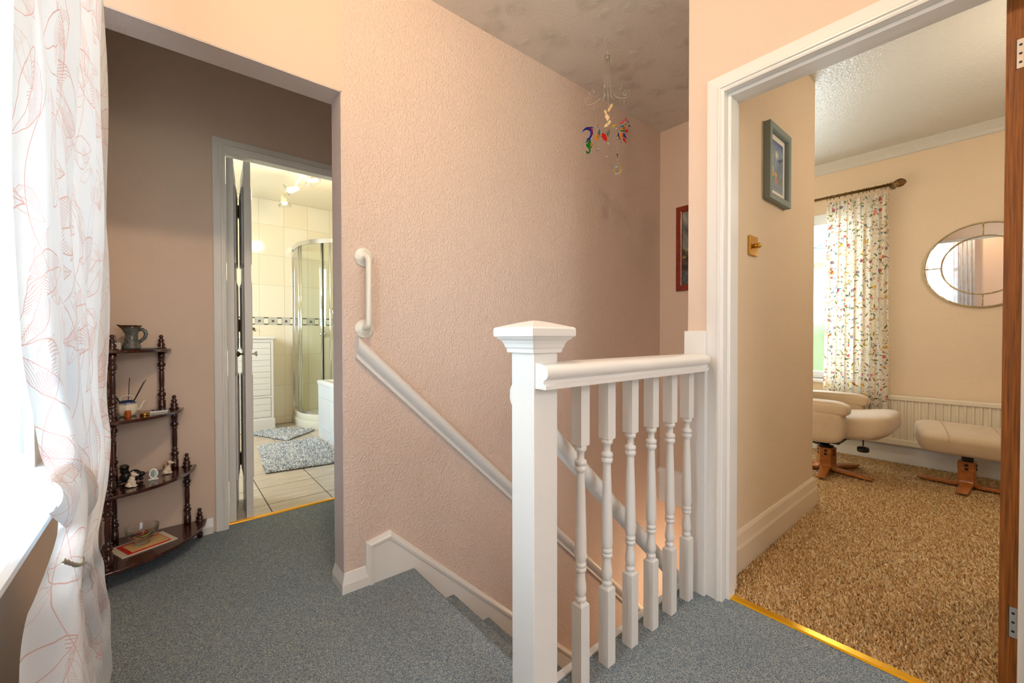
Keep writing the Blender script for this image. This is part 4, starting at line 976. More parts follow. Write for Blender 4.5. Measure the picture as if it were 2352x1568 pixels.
def mixc(a, b, t_): t_ = max(0, min(1, t_)); return tuple(x*(1-t_)+y*t_ for x, y in zip(a, b))
def night(u, v):
    c = mixc(lin((96, 118, 150)), lin((150, 168, 188)), fbm(u*1.4, v*2, 1)); 
    c = mixc(c, lin((70, 96, 150)), max(0, (v-.85)/.15))
    m = math.hypot((u-.52)*1.0, (v-.74)*1.5); c = mixc(c, lin((226, 222, 190)), 1.2-m*7)
    if abs(v-.70-.05*math.sin(u*7)) < .03 and u > .6: c = lin((74, 92, 124))
    if u > .55 and v < .58 and fbm(u*3, v*4, 4) > .55: c = lin((120, 138, 150))
    if u > .62 and v < .34: c = mixc(lin((96, 116, 140)), lin((176, 168, 120)), fbm(u*6, v*6, 2)*1.1-.2)
    if u < .26 and .22 < v < .56-.5*abs(u-.05): c = lin((226, 200, 96))
    if u < .24 and .56 <= v < .86-.6*u: c = mixc(lin((150, 170, 180)), lin((190, 196, 190)), fbm(u*8, v*9))
    if v < .20: c = mixc(lin((150, 160, 172)), lin((104, 122, 150)), 1 if abs((v*16) % 1-.5) < .13 else .15)
    for cx_, cl, hr_ in ((.27, (104, 156, 116), (214, 160, 60)), (.46, (206, 132, 116), (216, 170, 70))):
        if math.hypot((u-cx_)/.085, (v-.235)/.065) < 1: c = lin(cl)
        if math.hypot((u-cx_)/.078, (v-.345)/.052) < 1: c = lin(hr_)
    return c
def landscape(u, v):
    c = mixc(lin((70, 78, 80)), lin((156, 152, 138)), fbm(u*2, v*2.4, 3)*1.3-.1)
    if v < .5-.08*math.sin(u*6): c = mixc(lin((36, 36, 34)), lin((104, 86, 60)), fbm(u*6, v*8, 5)*1.2-.3)
    if .36 < v < .5 and fbm(u*9, v*12, 2) > .68: c = lin((170, 140, 80))
    if v < .2: c = mixc(lin((44, 52, 54)), lin((110, 120, 118)), fbm(u*12, v*14, 7)-.1)
    return c
M_TEALFR = plain('grey_green_painted_frame', S(128, 142, 136), .5)
framed('framed_watercolour', 'grey green framed watercolour of a blue night scene with two small figures', (2.143, YJ, 1.640), (1, 0, 0), (0, 0, 1), (0, -1, 0), .285, .358, .034, .030, M_TEALFR, night, .026)
framed('framed_landscape', 'dark landscape painting in red brown wood frame above the stairs', (XE, 1.522, 1.316), (0, -1, 0), (0, 0, 1), (-1, 0, 0), .46, .590, .042, .016, M_REDFR, landscape)
sw = thing('dimmer_switch', (2.017, YJ-.004, 1.40), 'polished brass dimmer switch on the cream return wall', 'light switch')
MB().box((1.972, YJ-.010, 1.357), (2.060, YJ, 1.444)).build('plate', M_BRASS, sw, bevel=.003)
MB().lathe((2.016, YJ-.010, 1.400), [(.010, 0), (.008, .008), (.012, .012), (.0125, .022), (.010, .026), (.002, .027)], 20, Matrix.Rotation(PI/2, 3, 'X')).build('knob', M_BRASS, sw)

# ================================================================== BEDROOM
# carpet pile as twisted tufts
def tufts(name, mat, xs, ys, h, w_, inside, step, lean=(.4, .2), label=None, cat=None, parent=None, zf=0, seed=1):
    rg = np.random.default_rng(seed)
    gx, gy = np.meshgrid(np.arange(xs[0], xs[1], step), np.arange(ys[0], ys[1], step)); p = np.stack([gx.ravel(), gy.ravel()], 1)
    p = p+rg.uniform(-.5, .5, p.shape)*step; p = p[inside(p[:, 0], p[:, 1])]; n = len(p)
    a = rg.uniform(0, 2*PI, n); ww = w_*rg.uniform(.6, 1.25, n); hh = h*rg.uniform(.55, 1.2, n)
    b = np.zeros((n, 5, 3))
    for k in range(3):
        b[:, k, 0] = p[:, 0]+ww*np.cos(a+k*2*PI/3); b[:, k, 1] = p[:, 1]+ww*np.sin(a+k*2*PI/3); b[:, k, 2] = zf
    lx = rg.normal(lean[0], .6, n)*h; ly = rg.normal(lean[1], .6, n)*h
    b[:, 3, 0] = p[:, 0]+lx*.8+ww*.5*np.cos(a); b[:, 3, 1] = p[:, 1]+ly*.8+ww*.5*np.sin(a); b[:, 3, 2] = zf+hh
    b[:, 4, 0] = p[:, 0]+lx-ww*.5*np.cos(a); b[:, 4, 1] = p[:, 1]+ly-ww*.5*np.sin(a); b[:, 4, 2] = zf+hh*.9
    F_ = np.array([(0, 1, 3), (1, 4, 3), (1, 2, 4), (2, 0, 3), (2, 3, 4)]); F_ = (F_[None]+np.arange(n)[:, None, None]*5).reshape(-1, 3)
    org = np.array([p[:, 0].mean(), p[:, 1].mean(), zf]); V = b.reshape(-1, 3)-org
    me = bpy.data.meshes.new(name); me.vertices.add(len(V)); me.vertices.foreach_set('co', V.ravel().astype(np.float32))
    me.loops.add(len(F_)*3); me.loops.foreach_set('vertex_index', F_.ravel().astype(np.int32)); me.polygons.add(len(F_))
    me.polygons.foreach_set('loop_start', (np.arange(len(F_))*3).astype(np.int32)); me.polygons.foreach_set('use_smooth', np.ones(len(F_), dtype=bool))
    me.update(); me.validate(); me.materials.append(mat)
    o = bpy.data.objects.new(name, me); COL.objects.link(o)
    if parent is not None: o.parent = parent; o.location = Vector(org)-WL[parent]
    else: o.location = org
    WL[o] = Vector(org); return tag(o, label, cat, None, 'stuff')
def pile(name, stops):
    t = NT(name); g_ = t.n('NewGeometry'); t.set(t.ramp(g_.outputs['Random Per Island'], stops), .9); t.b.inputs['Specular IOR Level'].default_value = .15; return t.m
M_PILE = pile('golden_brown_carpet_yarn', [(0, S(158, 116, 66)), (.3, S(198, 158, 104)), (.6, S(218, 182, 130)), (.8, S(228, 198, 154)), (.93, S(172, 122, 62)), (1, S(236, 212, 172))])
tufts('carpet_pile', M_PILE, (XD+.065, 4.39), (-.45, 1.6), .011, .0042, lambda x, y: ((y < .722) | (x > 2.955)) & (~((x < 2.45) & (y < -.06))), .0068, label='golden brown twist pile carpet covering the bedroom floor', cat='carpet', zf=-.006)
# radiator
rad = thing('radiator', (4.365, .3, .15), 'long cream flat top radiator under the bedroom window and mirror', 'radiator')
M_RAD = plain('cream_radiator_enamel', S(224, 212, 186), .35)
def radp(u, v):
    y = -.75+1.75*u; k = (y*1/.0385) % 1; e = .007*(1 if k < .42 else 0); return (4.352-e, y, .185+.315*v)
q = MB(); ys_ = []; y = -.75
prof = []
while y < 1.0:
    prof += [(4.352, y), (4.352, y+.020), (4.344, y+.024), (4.344, y+.034)]; y += .0385
k0 = q.addv([(a, b, .190) for a, b in prof]); k1 = q.addv([(a, b, .505) for a, b in prof])
for i in range(len(prof)-1): q.face((k0+i, k0+i+1, k1+i+1, k1+i))
k2 = q.addv([(4.372, b, .190) for a, b in prof]); k3 = q.addv([(4.372, b, .505) for a, b in prof])
for i in range(len(prof)-1): q.face((k2+i, k3+i, k3+i+1, k2+i+1))
q.build('fluted_panel', M_RAD, rad)
MB().box((4.338, -.77, .498), (4.395, 1.03, .532)).build('top_grille', M_RAD, rad, bevel=.005)
MB().box((4.336, -.77, .150), (4.376, 1.03, .196)).build('bottom_channel', M_RAD, rad, bevel=.005)
for y in (-.77, 1.02): MB().box((4.336, y, .15), (4.395, y+.012, .53)).build('end_panel', M_RAD, rad, bevel=.003)
for y in (-.4, .7): MB().box((4.376, y, .25), (4.4195, y+.05, .45)).build('wall_bracket', M_RAD, rad)
MB().tube([(4.388, -1.1, .147), (4.388, 1.3, .147)], .007, 10).build('heating_pipe', M_WHITE2, None, label='thin white heating pipe running along the skirting', cat='pipe')
# floral curtain
def floral():
    t = NT('white_cotton_with_bright_wildflowers'); uv = t.n('UVMap').outputs[0]; col = S(236, 226, 206)
    def cell(scale, off, rnd_=.9):
        mp_ = t.n('Mapping'); t.put(mp_.inputs[0], uv); mp_.inputs[1].default_value = off; mp_.inputs[3].default_value = (scale,)*3
        vo = t.n('TexVoronoi', voronoi_dimensions='2D'); t.put(vo.inputs['Vector'], mp_.outputs[0]); vo.inputs['Scale'].default_value = 1; vo.inputs['Randomness'].default_value = rnd_
        df = t.n('VectorMath', operation='SUBTRACT'); t.put(df.inputs[0], mp_.outputs[0]); t.put(df.inputs[1], vo.outputs['Position'])
        sp = t.n('SeparateXYZ'); t.put(sp.inputs[0], df.outputs[0]); sc = t.n('SeparateColor'); t.put(sc.inputs[0], vo.outputs['Color'])
        an = t.mul(sc.outputs[0], 6.28); c_, s_ = t.cos(an), t.sin(an)
        u = t.add(t.mul(sp.outputs[0], c_), t.mul(sp.outputs[1], s_)); v = t.sub(t.mul(sp.outputs[1], c_), t.mul(sp.outputs[0], s_))
        return u, v, sc.outputs[1], sc.outputs[2]
    st = t.mx(t.lt(t.ab(t.sub(t.noise(uv, 16, 1), .5)), .009), t.lt(t.ab(t.sub(t.noise(uv, 26, 1), .47)), .011))
    col = t.mix(t.mul(st, .5), col, S(140, 132, 112))
    for sc_, off, W_, L_, pick, cs in ((19, (0, 0, 0), .09, .42, .50, [S(120, 110, 30), S(158, 134, 40), S(96, 104, 44)]), (31, (3.3, 1.7, 0), .11, .40, .42, [S(186, 140, 30), S(60, 110, 120), S(150, 130, 60)])):
        u, v, g1, g2 = cell(sc_, off); un = t.m_('DIVIDE', u, L_)
        m_ = t.mul(t.lt(t.ab(v), t.mul(t.sub(1.0, t.mul(un, un)), W_)), t.lt(g1, pick))
        col = t.mix(m_, col, t.ramp(g2, [(0, cs[0]), (.4, cs[1]), (.7, cs[2])], True))
    for sc_, off, R_, pick, ramp_ in ((13, (7.1, 4.2, 0), .175, .40, [(0, S(196, 30, 60)), (.3, S(226, 168, 30)), (.5, S(180, 24, 70)), (.7, S(90, 84, 130)), (.84, S(222, 120, 130))]), (25, (1.9, 9.4, 0), .20, .34, [(0, S(40, 100, 140)), (.25, S(206, 40, 70)), (.5, S(110, 80, 140)), (.7, S(230, 180, 50)), (.85, S(34, 90, 120))])):
        u, v, g1, g2 = cell(sc_, off); r_ = t.m_('SQRT', t.add(t.mul(u, u), t.mul(v, v))); th = t.m_('ARCTAN2', v, u)
        pr = t.mul(t.add(.42, t.mul(t.ab(t.cos(t.mul(th, 3.5))), .65)), R_)
        m_ = t.mul(t.lt(r_, pr), t.lt(g1, pick)); col = t.mix(m_, col, t.ramp(g2, ramp_, True))
        col = t.mix(t.mul(m_, t.lt(r_, R_*.25)), col, S(232, 176, 40))
    t.set(col, .9); out = t.t.nodes['Material Output']; tl = t.n('BsdfTranslucent'); t.put(tl.inputs[0], col)
    mx = t.n('MixShader'); mx.inputs[0].default_value = .32; t.t.links.new(t.b.outputs[0], mx.inputs[1]); t.t.links.new(tl.outputs[0], mx.inputs[2]); t.t.links.new(mx.outputs[0], out.inputs[0])
    return t.m
M_FLORAL = floral()
fc = thing('floral_curtain', (4.32, .82, .38), 'white curtain printed with bright wildflowers hanging from brass rings', 'curtain')
def fcf(u, v):
    z = .38+1.735*v; top = max(0, (v-.90)/.10); y = .600+.012*v+(.43-.035*v)*u; ph = 2*PI*7.3*u+.4*math.sin(z*2+u*4)
    A = .020-.009*top; x = 4.303+A*math.cos(ph)+.004*math.sin(ph*2.3+z*3)+(.006*math.sin(2*PI*26*u))*top
    return (x, y+.006*math.sin(ph*2+1), z+.012*top*math.sin(2*PI*10*u)*.5)
MB().grid(fcf, 240, 60).build('curtain_fabric', M_FLORAL, fc, uv=(.85, 1.75))
pole = thing('curtain_rod', (4.325, 1.5, 2.17), 'antique brass curtain rod with oval finial in the bedroom', 'curtain rod')
MB().tube([(4.325, .600, 2.170), (4.325, 2.5, 2.170)], .011, 12).build('rod', M_ABRASS, pole)
fin = NT('carved_bronze_finial'); n_ = fin.noise(fin.coord('Object'), 120, 4, .7); fin.set(fin.ramp(n_, [(.4, S(70, 46, 24)), (.6, S(160, 116, 60))]), .4, .6); fin.bump(n_, 1, .003); fin = fin.m
MB().lathe((4.325, .600, 2.170), [(.012, -.004), (.016, .002), (.010, .008), (.020, .016), (.030, .034), (.032, .048), (.026, .066), (.012, .080), (.002, .084)], 20, Matrix.Rotation(PI/2, 3, 'X')).build('finial', fin, pole)
MB().box((4.32, .592, 2.155), (XM, .612, 2.172)).build('bracket', M_ABRASS, pole)
for k, y in enumerate((.612, .632, .655, .70, .735, .752, .770, .80, .845, .885, .93, .965, .985, 1.01)):
    a = rnd.uniform(-.5, .5)
    MB().tube([(4.325+.018*math.cos(t_), y+.018*math.sin(t_)*math.sin(a), 2.165+.019*math.sin(t_)) for t_ in [2*PI*i/18 for i in range(19)]], .0016, 6, cap=False).build('curtain_ring', M_ABRASS, fc)
# mirror
mi = thing('round_mirror', (XM-.01, .130, 1.493), 'large round mirror with silver beaded rims and four spokes', 'mirror')
MB().lathe((XM-.001, .130, 1.493), [(.292, 0), (.292, .012), (.288, .013)], 80, Matrix.Rotation(-PI/2, 3, 'Y')).build('mirror_glass', M_MIRROR, mi)
M_BEADR = plain('champagne_silver_beading', S(196, 180, 140), .25, .9)
def beadring(rad_, nb, nm):
    q = MB(); q.tube([(XM-.016, .130+rad_*math.cos(t_), 1.493+rad_*math.sin(t_)) for t_ in [2*PI*i/96 for i in range(97)]], .0050, 8, cap=False)
    for i in range(nb):
        a = 2*PI*i/nb; q.cushion((XM-.019, .130+rad_*math.cos(a), 1.493+rad_*math.sin(a)), (.012, .013, .0066), 1, rot=(a, 0, 0), n=8)
    q.build(nm, M_BEADR, mi)
beadring(.292, 190, 'outer_beaded_rim'); beadring(.203, 132, 'inner_beaded_rim')
for a in (0, 90, 180, 270):
    q = MB(); ca, sa = math.cos(R(a)), math.sin(R(a))
    q.tube([(XM-.016, .130+r_*ca, 1.493+r_*sa) for r_ in (.205, .290)], .0036, 8)
    for i in range(8): r_ = .212+.0105*i; q.cushion((XM-.019, .130+r_*ca, 1.493+r_*sa), (.008, .0075, .0095), 1, rot=(R(a), 0, 0), n=8)
    q.build('spoke', M_BEADR, mi)
mi.location.x -= .013; mi.rotation_euler = (0, R(-2.1), 0)
# laminated leg for chair and stool, running in +x local then rotated
def lamleg(name, th, L, hub, hh, parent, bolts=True, rot=0.0):
    q = MB(); path = [(hub, hh), (hub, .055)]
    for a in range(1, 8): t_ = PI/2*a/7; path.append((hub+.045*(1-math.cos(t_)), .055-.045*math.sin(t_)+.002))
    path += [(hub+L*.55, .012), (hub+L, .013)]
    T = .020; W2 = .034; n = len(path); P = [Vector(p) for p in path]; ca, sa = math.cos(th), math.sin(th)
    rows = []
    for i, p in enumerate(P):
        d = (P[min(i+1, n-1)]-P[max(i-1, 0)]).normalized(); nn = Vector((d.y, -d.x))*-1
        s = 1-.25*(i/(n-1))**2; tt = T if i < n-1 else T*.6
        o1 = p+nn*tt
        lst = []
        for pp, w in ((p, -W2*s), (p, W2*s), (o1, W2*s), (o1, -W2*s)):
            r_, z = pp.x, max(.001, pp.y); lst.append((r_*ca-w*sa, r_*sa+w*ca, z))
        rows.append(q.addv(lst))
    for a, b in zip(rows, rows[1:]):
        for i in range(4): j = (i+1) % 4; q.face((a+i, a+j, b+j, b+i))
    q.face([rows[0]+i for i in range(4)][::-1]); q.face([rows[-1]+i for i in range(4)])
    o = q.build(name, M_BEECH, parent, local=True, bevel=.003)
    if bolts:
        for z in (hh-.022, hh-.046):
            mm = Matrix.Rotation(th, 3, 'Z') @ Matrix.Rotation(PI/2, 3, 'Y')
            b_ = MB().lathe(Vector(((hub+T)*ca, (hub+T)*sa, z)), [(.009, -.002), (.009, .002), (.006, .0045)], 14, mm); b_.build('bolt', M_BLACK, o, local=True)
    return o
def fixed(o, par): return o
# footstool
fs = thing('footstool', (4.015, .175, 0), 'beige upholstered footstool on four curved laminated wood legs', 'footstool', rz=R(12))
for k in range(4): lamleg('leg', R(-195+90*k), .215, .020, .178, fs)
MB().box((-.024, -.024, .03), (.024, .024, .235)).build('column', M_BLACK, fs, local=True, bevel=.002)
def arch(p): return Vector((p.x, p.y, p.z-.25*p.x*p.x-.05*p.y*p.y+p.y*.0))
MB().cushion((0.0, -.02, .320), (.36, .53, .135), .42, .30, rot=(R(3), R(-10), 0), n=48, fn=arch).build('cushion', M_CHAIR, fs, local=True)
seamm = plain('darker_seam_piping', S(176, 148, 114), .9)  # seam piping in a darker beige than the upholstery
for y in (.135, -.105):
    P = []
    for i in range(25):
        a = PI*i/24-.15; sg = lambda v, p: math.copysign(abs(v)**p, v)
        x = sg(math.cos(a), .42)*.1815; z = sg(math.sin(a), .42)*.0685
        v_ = Vector((x, y, z-.25*x*x)); v_ = Euler((R(3), R(-10), 0)).to_matrix() @ v_
        P.append((v_.x, v_.y-.02, v_.z+.320))
    MB().tube(P, .0011, 6).build('seam', seamm, fs, local=True)
# recliner chair, facing -y
rc = thing('recliner_chair', (3.76, .87, 0), 'beige upholstered swivel recliner on curved laminated wood legs, partly behind the return wall', 'armchair', rz=0)
for a in (-107, -27, 48, 120, 187): lamleg('leg', R(a), .26, .030, .175, rc)
MB().lathe((0, 0, .02), [(.032, 0), (.032, .155), (.045, .158), (.045, .166), (.020, .168), (.020, .20)], 24).build('hub', M_BLACK, rc, local=True)
q = MB(); q.prism([(.02, .185), (.10, .200), (-.16, .262), (-.20, .268), (-.20, .286), (-.10, .268), (.10, .262)][::-1], -.03, .03, Matrix(((0, 0, 1, 0), (1, 0, 0, 0), (0, 1, 0, 0), (0, 0, 0, 1))))
q.box((-.12, -.10, .225), (.12, .16, .245)); q.build('mechanism', M_BLACK, rc, local=True, bevel=.003)
q = MB(); q.tube([(-.02, -.215, .27), (-.02, -.215, .225)], .004, 8); q.lathe((-.02, -.215, .185), [(.030, 0), (.034, .006), (.034, .026), (.028, .032), (.004, .034)], 20); q.build('adjuster_knob', M_BLACK, rc, local=True)
def seatf(p): return Vector((p.x, p.y, p.z+.10*max(0, -p.y-.05)*(1 if p.z > 0 else .2)+( .35*max(0, -p.y-.20)**1.0*(p.z < 0))))
MB().cushion((0, -.105, .365), (.54, .58, .165), .45, .38, rot=(R(-5), 0, 0), n=48, fn=seatf).build('seat_cushion', M_CHAIR, rc, local=True)
for s, nm in ((-1, 'near'), (1, 'far')):
    def armf(p): return Vector((p.x*(1+.12*(p.z > .04)), p.y, p.z-.9*max(0, -p.y-.12)**2-.25*max(0, p.y-.1)**2))
    MB().cushion((s*.29, .03, .395), (.12, .40, .26), .5, .34, n=40, fn=armf).build('armrest', M_CHAIR, rc, local=True)
    MB().cushion((s*.29, .015, .505), (.135, .42, .105), .6, .4, n=40, fn=armf).build('arm_pad', M_CHAIR, rc, local=True)
MB().cushion((0, .32, .72), (.52, .17, .74), .4, .45, rot=(R(-18), 0, 0), n=40).build('backrest', M_CHAIR, rc, local=True)
MB().cushion((0, .24, .50), (.48, .15, .24), .5, .5, rot=(R(-14), 0, 0), n=32).build('lumbar_cushion', M_CHAIR, rc, local=True)

# ================================================================== BATHROOM
cab = thing('bathroom_cabinet', (.70, 5.20, 0), 'tall narrow white bathroom cabinet with grooved board doors', 'cabinet')
cx0, cx1, cy0, cy1 = .42, .862, 5.05, 5.352
MB().box((cx0, cy0+.012, .12), (cx1, cy1, .975)).build('carcass', M_WHITE2, cab, bevel=.002)
MB().box((cx0-.015, cy0-.012, .975), (cx1+.018, cy1, 1.0)).build('top', M_WHITE2, cab, bevel=.006)
MB().box((cx0-.012, cy0-.006, .0), (cx1+.012, cy1, .125)).build('plinth', M_WHITE2, cab, bevel=.006)
q = MB()
for a in ((cx0, cx0+.022), (cx1-.022, cx1)): q.box((a[0], cy0, .125), (a[1], cy0+.013, .975))
for a in ((.940, .975), (.352, .372), (.125, .140)): q.box((cx0+.022, cy0, a[0]), (cx1-.022, cy0+.013, a[1]))
q.build('face_frame', M_WHITE2, cab, bevel=.001)
for z0, z1, nb in ((.376, .936, 9), (.144, .348, 3)):
    d_ = MB().box((cx0+.026, cy0+.006, z0), (cx1-.026, cy0+.012, z1)).build('door', M_WHITE2, cab)
    for i in range(nb):
        a = z0+(z1-z0)*i/nb; MB().box((cx0+.027, cy0+.001, a+.0015), (cx1-.027, cy0+.007, a+(z1-z0)/nb-.0015)).build('board', M_WHITE2, d_, bevel=.002)
hk = MB().tube([(.722, 5.358, 1.095), (.722, 5.335, 1.090), (.722, 5.320, 1.072), (.730, 5.318, 1.060), (.738, 5.322, 1.068)], .005, 8)
hk.lathe((.722, 5.359, 1.085), [(.016, 0), (.016, .004), (.008, .008)], 16, Matrix.Rotation(PI/2, 3, 'X')); hk.build('robe_hook', M_ABRASS, None, label='small dark metal hook on the tiles above the white cabinet', cat='hook')
# shower enclosure: quadrant from (1.11,5.36) to (1.93,4.54)
se = thing('shower_enclosure', (1.5, 5.0, 0), 'quadrant shower enclosure with chrome rails, curved glass doors and cream tray', 'shower')
RX, RY, RR = 1.110, 4.545, .55
def quadp(off=0, n=18):
    P = [(RX+off, 5.358)]
    for i in range(n+1):
        t_ = PI+PI/2*i/n; P.append((RX+RR+(RR-off)*math.cos(t_), RY+RR+(RR-off)*math.sin(t_)))
    P.append((1.928, RY+off)); return P
def ring(mb, off, z0, z1, th):
    A, B = quadp(off), quadp(off+th)
    poly = A+B[::-1]; n = len(poly); m = len(A)
    k = mb.addv([(x, y, z0) for x, y in poly]+[(x, y, z1) for x, y in poly])
    for i in range(n): j = (i+1) % n; mb.face((k+i, k+j, k+n+j, k+n+i), True)
    for i in range(m-1):
        a, b, c, d = i, i+1, n-2-i, n-1-i
        mb.face((k+a, k+b, k+c, k+d)[::-1]); mb.face((k+n+a, k+n+b, k+n+c, k+n+d))
    return mb
q = MB(); ring(q, -.012, 0, .085, .05); ring(q, -.004, .085, .158, .05); 
pt = quadp(.03)+[(1.928, 5.358)]; q.prism(pt, .10, .118); q.build('tray', M_ACRY, se, bevel=.003)
o_ = ring(MB(), .0, .158, .186, .032).build('bottom_rail', M_STEEL, se); e = o_.modifiers.new('es', 'EDGE_SPLIT'); e.split_angle = R(40)
o_ = ring(MB(), .0, 2.000, 2.045, .032).build('top_rail', M_STEEL, se); e = o_.modifiers.new('es', 'EDGE_SPLIT'); e.split_angle = R(40)
def arcpane(t0, t1, off, nm):
    q = MB(); A = [(RX+RR+(RR-off)*math.cos(t_), RY+RR+(RR-off)*math.sin(t_)) for t_ in [PI+(PI/2)*(t0+(t1-t0)*i/12) for i in range(13)]]
    k0 = q.addv([(x, y, .186) for x, y in A]); k1 = q.addv([(x, y, 2.0) for x, y in A])
    for i in range(12): q.face((k0+i, k0+i+1, k1+i+1, k1+i), True)
    q.build(nm, M_SHOWER, se, fixn=False)
arcpane(.05, .52, .020, 'curved_door_glass'); arcpane(.50, 1.0, .010, 'curved_door_glass')
MB().quad([(RX+.012, 5.35, .186), (RX+.012, 5.12, .186), (RX+.012, 5.12, 2.0), (RX+.012, 5.35, 2.0)]).build('fixed_pane', M_SHOWER, se)
MB().quad([(1.66, RY+.012, .186), (1.925, RY+.012, .186), (1.925, RY+.012, 2.0), (1.66, RY+.012, 2.0)]).build('fixed_pane', M_SHOWER, se)
MB().box((RX, 5.335, .186), (RX+.026, 5.358, 2.0)).build('wall_profile', M_CHROME, se, bevel=.003)
MB().box((1.90, RY, .186), (1.928, RY+.026, 2.0)).build('wall_profile', M_CHROME, se, bevel=.003)
for t_, off, w_, mm, nm in ((.02, .012, .012, M_CHROME, 'door_post'), (.07, .024, .009, M_CHROME, 'door_post'), (.50, .010, .006, M_BLACK, 'door_seal'), (.475, .020, .011, M_CHROME, 'door_post'), (.60, -.012, .010, M_CHROME, 'pull_handle')):
    a = PI+PI/2*t_; x, y = RX+RR+(RR-off)*math.cos(a), RY+RR+(RR-off)*math.sin(a)
    MB().lathe((x, y, .186), [(w_, 0), (w_, 1.814)], 14).build(nm, mm, se)
gr = thing('shower_grab_bar', (1.51, 5.33, 1.15), 'angled chrome grab bar on the shower wall', 'grab bar')
MB().tube([(1.548, 5.352, 1.325), (1.548, 5.33, 1.325), (1.556, 5.318, 1.31), (1.566, 5.315, 1.27), (1.566, 5.315, 1.16), (1.556, 5.315, 1.125), (1.47, 5.315, 1.045), (1.452, 5.318, 1.030), (1.446, 5.335, 1.026), (1.446, 5.352, 1.026)], .014, 12).build('bar', M_CHROME, gr)
for x, z in ((1.548, 1.325), (1.446, 1.026)): MB().lathe((x, 5.359, z), [(.034, 0), (.034, .006), (.02, .012)], 24, Matrix.Rotation(PI/2, 3, 'X')).build('flange', M_CHROME, gr)
# bath
bt = thing('bathtub', (1.5, 3.6, 0), 'white bathtub with tiled side panel on the right of the bathroom', 'bathtub')
BX0, BX1, BYa, BYb, BT = 1.147, 1.90, 2.76, 4.425, .565
bp = MB().box((BX0+.008, BYa, 0), (BX0+.02, BYb, BT-.03)).build('side_panel', plain('white_tile_grout', S(226, 232, 234), .6), bt)
mbt = gloss('pale_blue_white_tile', S(228, 236, 240), .08)
yy = BYb; first = True
while yy > BYa:
    ya = max(BYa, yy-(.125 if first else .25)); 
    for z0, z1 in ((0, .10), (.10, .40), (.40, BT-.032)):
        MB().box((BX0, ya+.001, z0+.001), (BX0+.009, yy-.001, z1-.001)).build('panel_tile', mbt, bp, bevel=.001, seg=1)
    yy = ya; first = False
MB().box((BX0+.02, BYb-.012, 0), (BX1, BYb, BT-.03)).build('end_panel', mbt, bt)
q = MB(); out_ = [(BX0-.012, BYa), (BX1, BYa), (BX1, BYb+.008), (BX0-.012, BYb+.008)]
def rr_(x0, y0, x1, y1, r_, n=6):
    P = []
    for cx_, cy_, a0 in ((x1-r_, y1-r_, 0), (x0+r_, y1-r_, 90), (x0+r_, y0+r_, 180), (x1-r_, y0+r_, 270)):
        for i in range(n+1): a = R(a0+90*i/n); P.append((cx_+r_*math.cos(a), cy_+r_*math.sin(a)))
    return P
lv = [(rr_(BX0-.012, BYa, BX1, BYb+.008, .02), BT-.032), (rr_(BX0-.012, BYa, BX1, BYb+.008, .02), BT-.006), (rr_(BX0-.004, BYa+.008, BX1-.008, BYb, .02), BT), (rr_(BX0+.055, BYa+.10, BX1-.06, BYb-.09, .10), BT), (rr_(BX0+.065, BYa+.11, BX1-.07, BYb-.10, .10), BT-.012), (rr_(BX0+.12, BYa+.2, BX1-.12, BYb-.22, .10), .16), (rr_(BX0+.2, BYa+.3, BX1-.2, BYb-.35, .08), .14)]
rws = [q.addv([(x, y, z) for x, y in p]) for p, z in lv]; n = len(lv[0][0])
for a, b in zip(rws, rws[1:]):
    for i in range(n): j = (i+1) % n; q.face((a+i, a+j, b+j, b+i), True)
q.face([rws[-1]+i for i in range(n)]); o_ = q.build('tub', M_BATH, bt); e = o_.modifiers.new('es', 'EDGE_SPLIT'); e.split_angle = R(50)
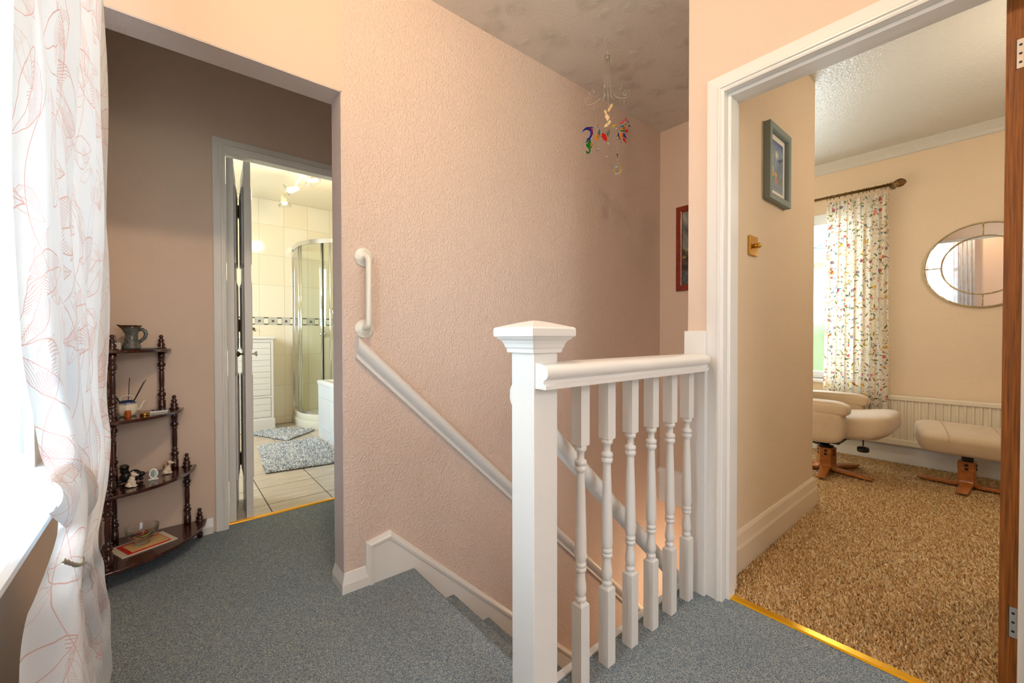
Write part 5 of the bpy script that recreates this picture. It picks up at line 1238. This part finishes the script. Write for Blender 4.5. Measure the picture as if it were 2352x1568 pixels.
# rugs
M_RUGP = pile('shaggy_grey_white_yarn', [(0, S(222, 224, 222)), (.30, S(236, 234, 228)), (.50, S(176, 184, 194)), (.62, S(236, 234, 228)), (.80, S(110, 118, 132)), (.86, S(242, 240, 236)), (.96, S(190, 198, 210))])
M_RUGB = plain('dark_rug_backing', S(96, 92, 88), .9)
def inpoly(P):
    def f_(x, y):
        r_ = np.ones(x.shape, bool); n = len(P)
        for i in range(n):
            (xa, ya), (xb, yb) = P[i], P[(i+1) % n]; r_ &= ((xb-xa)*(y-ya)-(yb-ya)*(x-xa)) > 0
        return r_
    return f_
def rug(P, label, seed):
    cx_ = sum(p[0] for p in P)/len(P); cy_ = sum(p[1] for p in P)/len(P)
    t_ = thing('bath_rug', (cx_, cy_, .0005), label, 'rug')
    MB().prism(P, .0008, .007).build('backing', M_RUGB, t_)
    xs = [p[0] for p in P]; ys = [p[1] for p in P]
    tufts('pile', M_RUGP, (min(xs), max(xs)), (min(ys), max(ys)), .020, .0052, inpoly(P), .0078, parent=t_, zf=.006, seed=seed, lean=(0, -.2))
rug([(.535, 3.45), (1.108, 3.37), (1.112, 4.30), (.615, 4.33)], 'larger shaggy grey and white rug beside the bath', 3)
rug([(.610, 4.99), (.86, 4.41), (1.185, 4.72), (.95, 5.02)], 'smaller shaggy grey and white rug by the shower tray', 4)
# ceiling spotlights
sp = thing('ceiling_spotlight', (.95, 4.15, 2.545), 'cream zigzag ceiling spotlight with four glass rimmed lamps', 'ceiling light')
M_CRM = plain('cream_lamp_metal', S(222, 206, 164), .3); M_SHADE = plain('satin_grey_lamp_holder', S(206, 198, 172), .3, .3)
MB().lathe((.96, 3.98, 2.545), [(.002, -.035), (.045, -.030), (.05, -.012), (.05, 0)], 28).build('ceiling_rose', M_CRM, sp)
zz_ = [(.96, 3.98, 2.52), (.93, 4.14, 2.43), (.90, 4.25, 2.38), (.925, 4.40, 2.42), (.885, 4.58, 2.40)]
MB().tube(zz_, .010, 10).build('zigzag_arm', M_CRM, sp)
M_BULB = emis('lit_lamp_glass', (1, .87, .64, 1), 8)
def spot(p, d):
    p = Vector(p); d = Vector(d).normalized(); m_ = d.to_track_quat('Z', 'Y').to_matrix()
    h_ = MB().lathe(p, [(.010, -.03), (.022, -.02), (.030, .03), (.034, .06), (.033, .062), (.028, .03), (.004, .02)], 24, m_).build('lamp_holder', M_SHADE, sp)
    MB().lathe(p, [(.004, .022), (.022, .040), (.026, .066), (.016, .074), (.002, .076)], 20, m_).build('bulb', M_BULB, h_)
    MB().lathe(p, [(.034, .062), (.052, .080), (.060, .084), (.061, .088), (.050, .086), (.034, .068)], 28, m_, cap=False).build('glass_rim', M_BOWL, h_)
spot((.955, 4.02, 2.46), (.45, .2, -.75)); spot((.915, 4.22, 2.365), (-.75, .1, -.35)); spot((.985, 3.98, 2.44), (.35, -.35, -.85)); spot((.885, 4.60, 2.375), (.10, -.2, -.95))
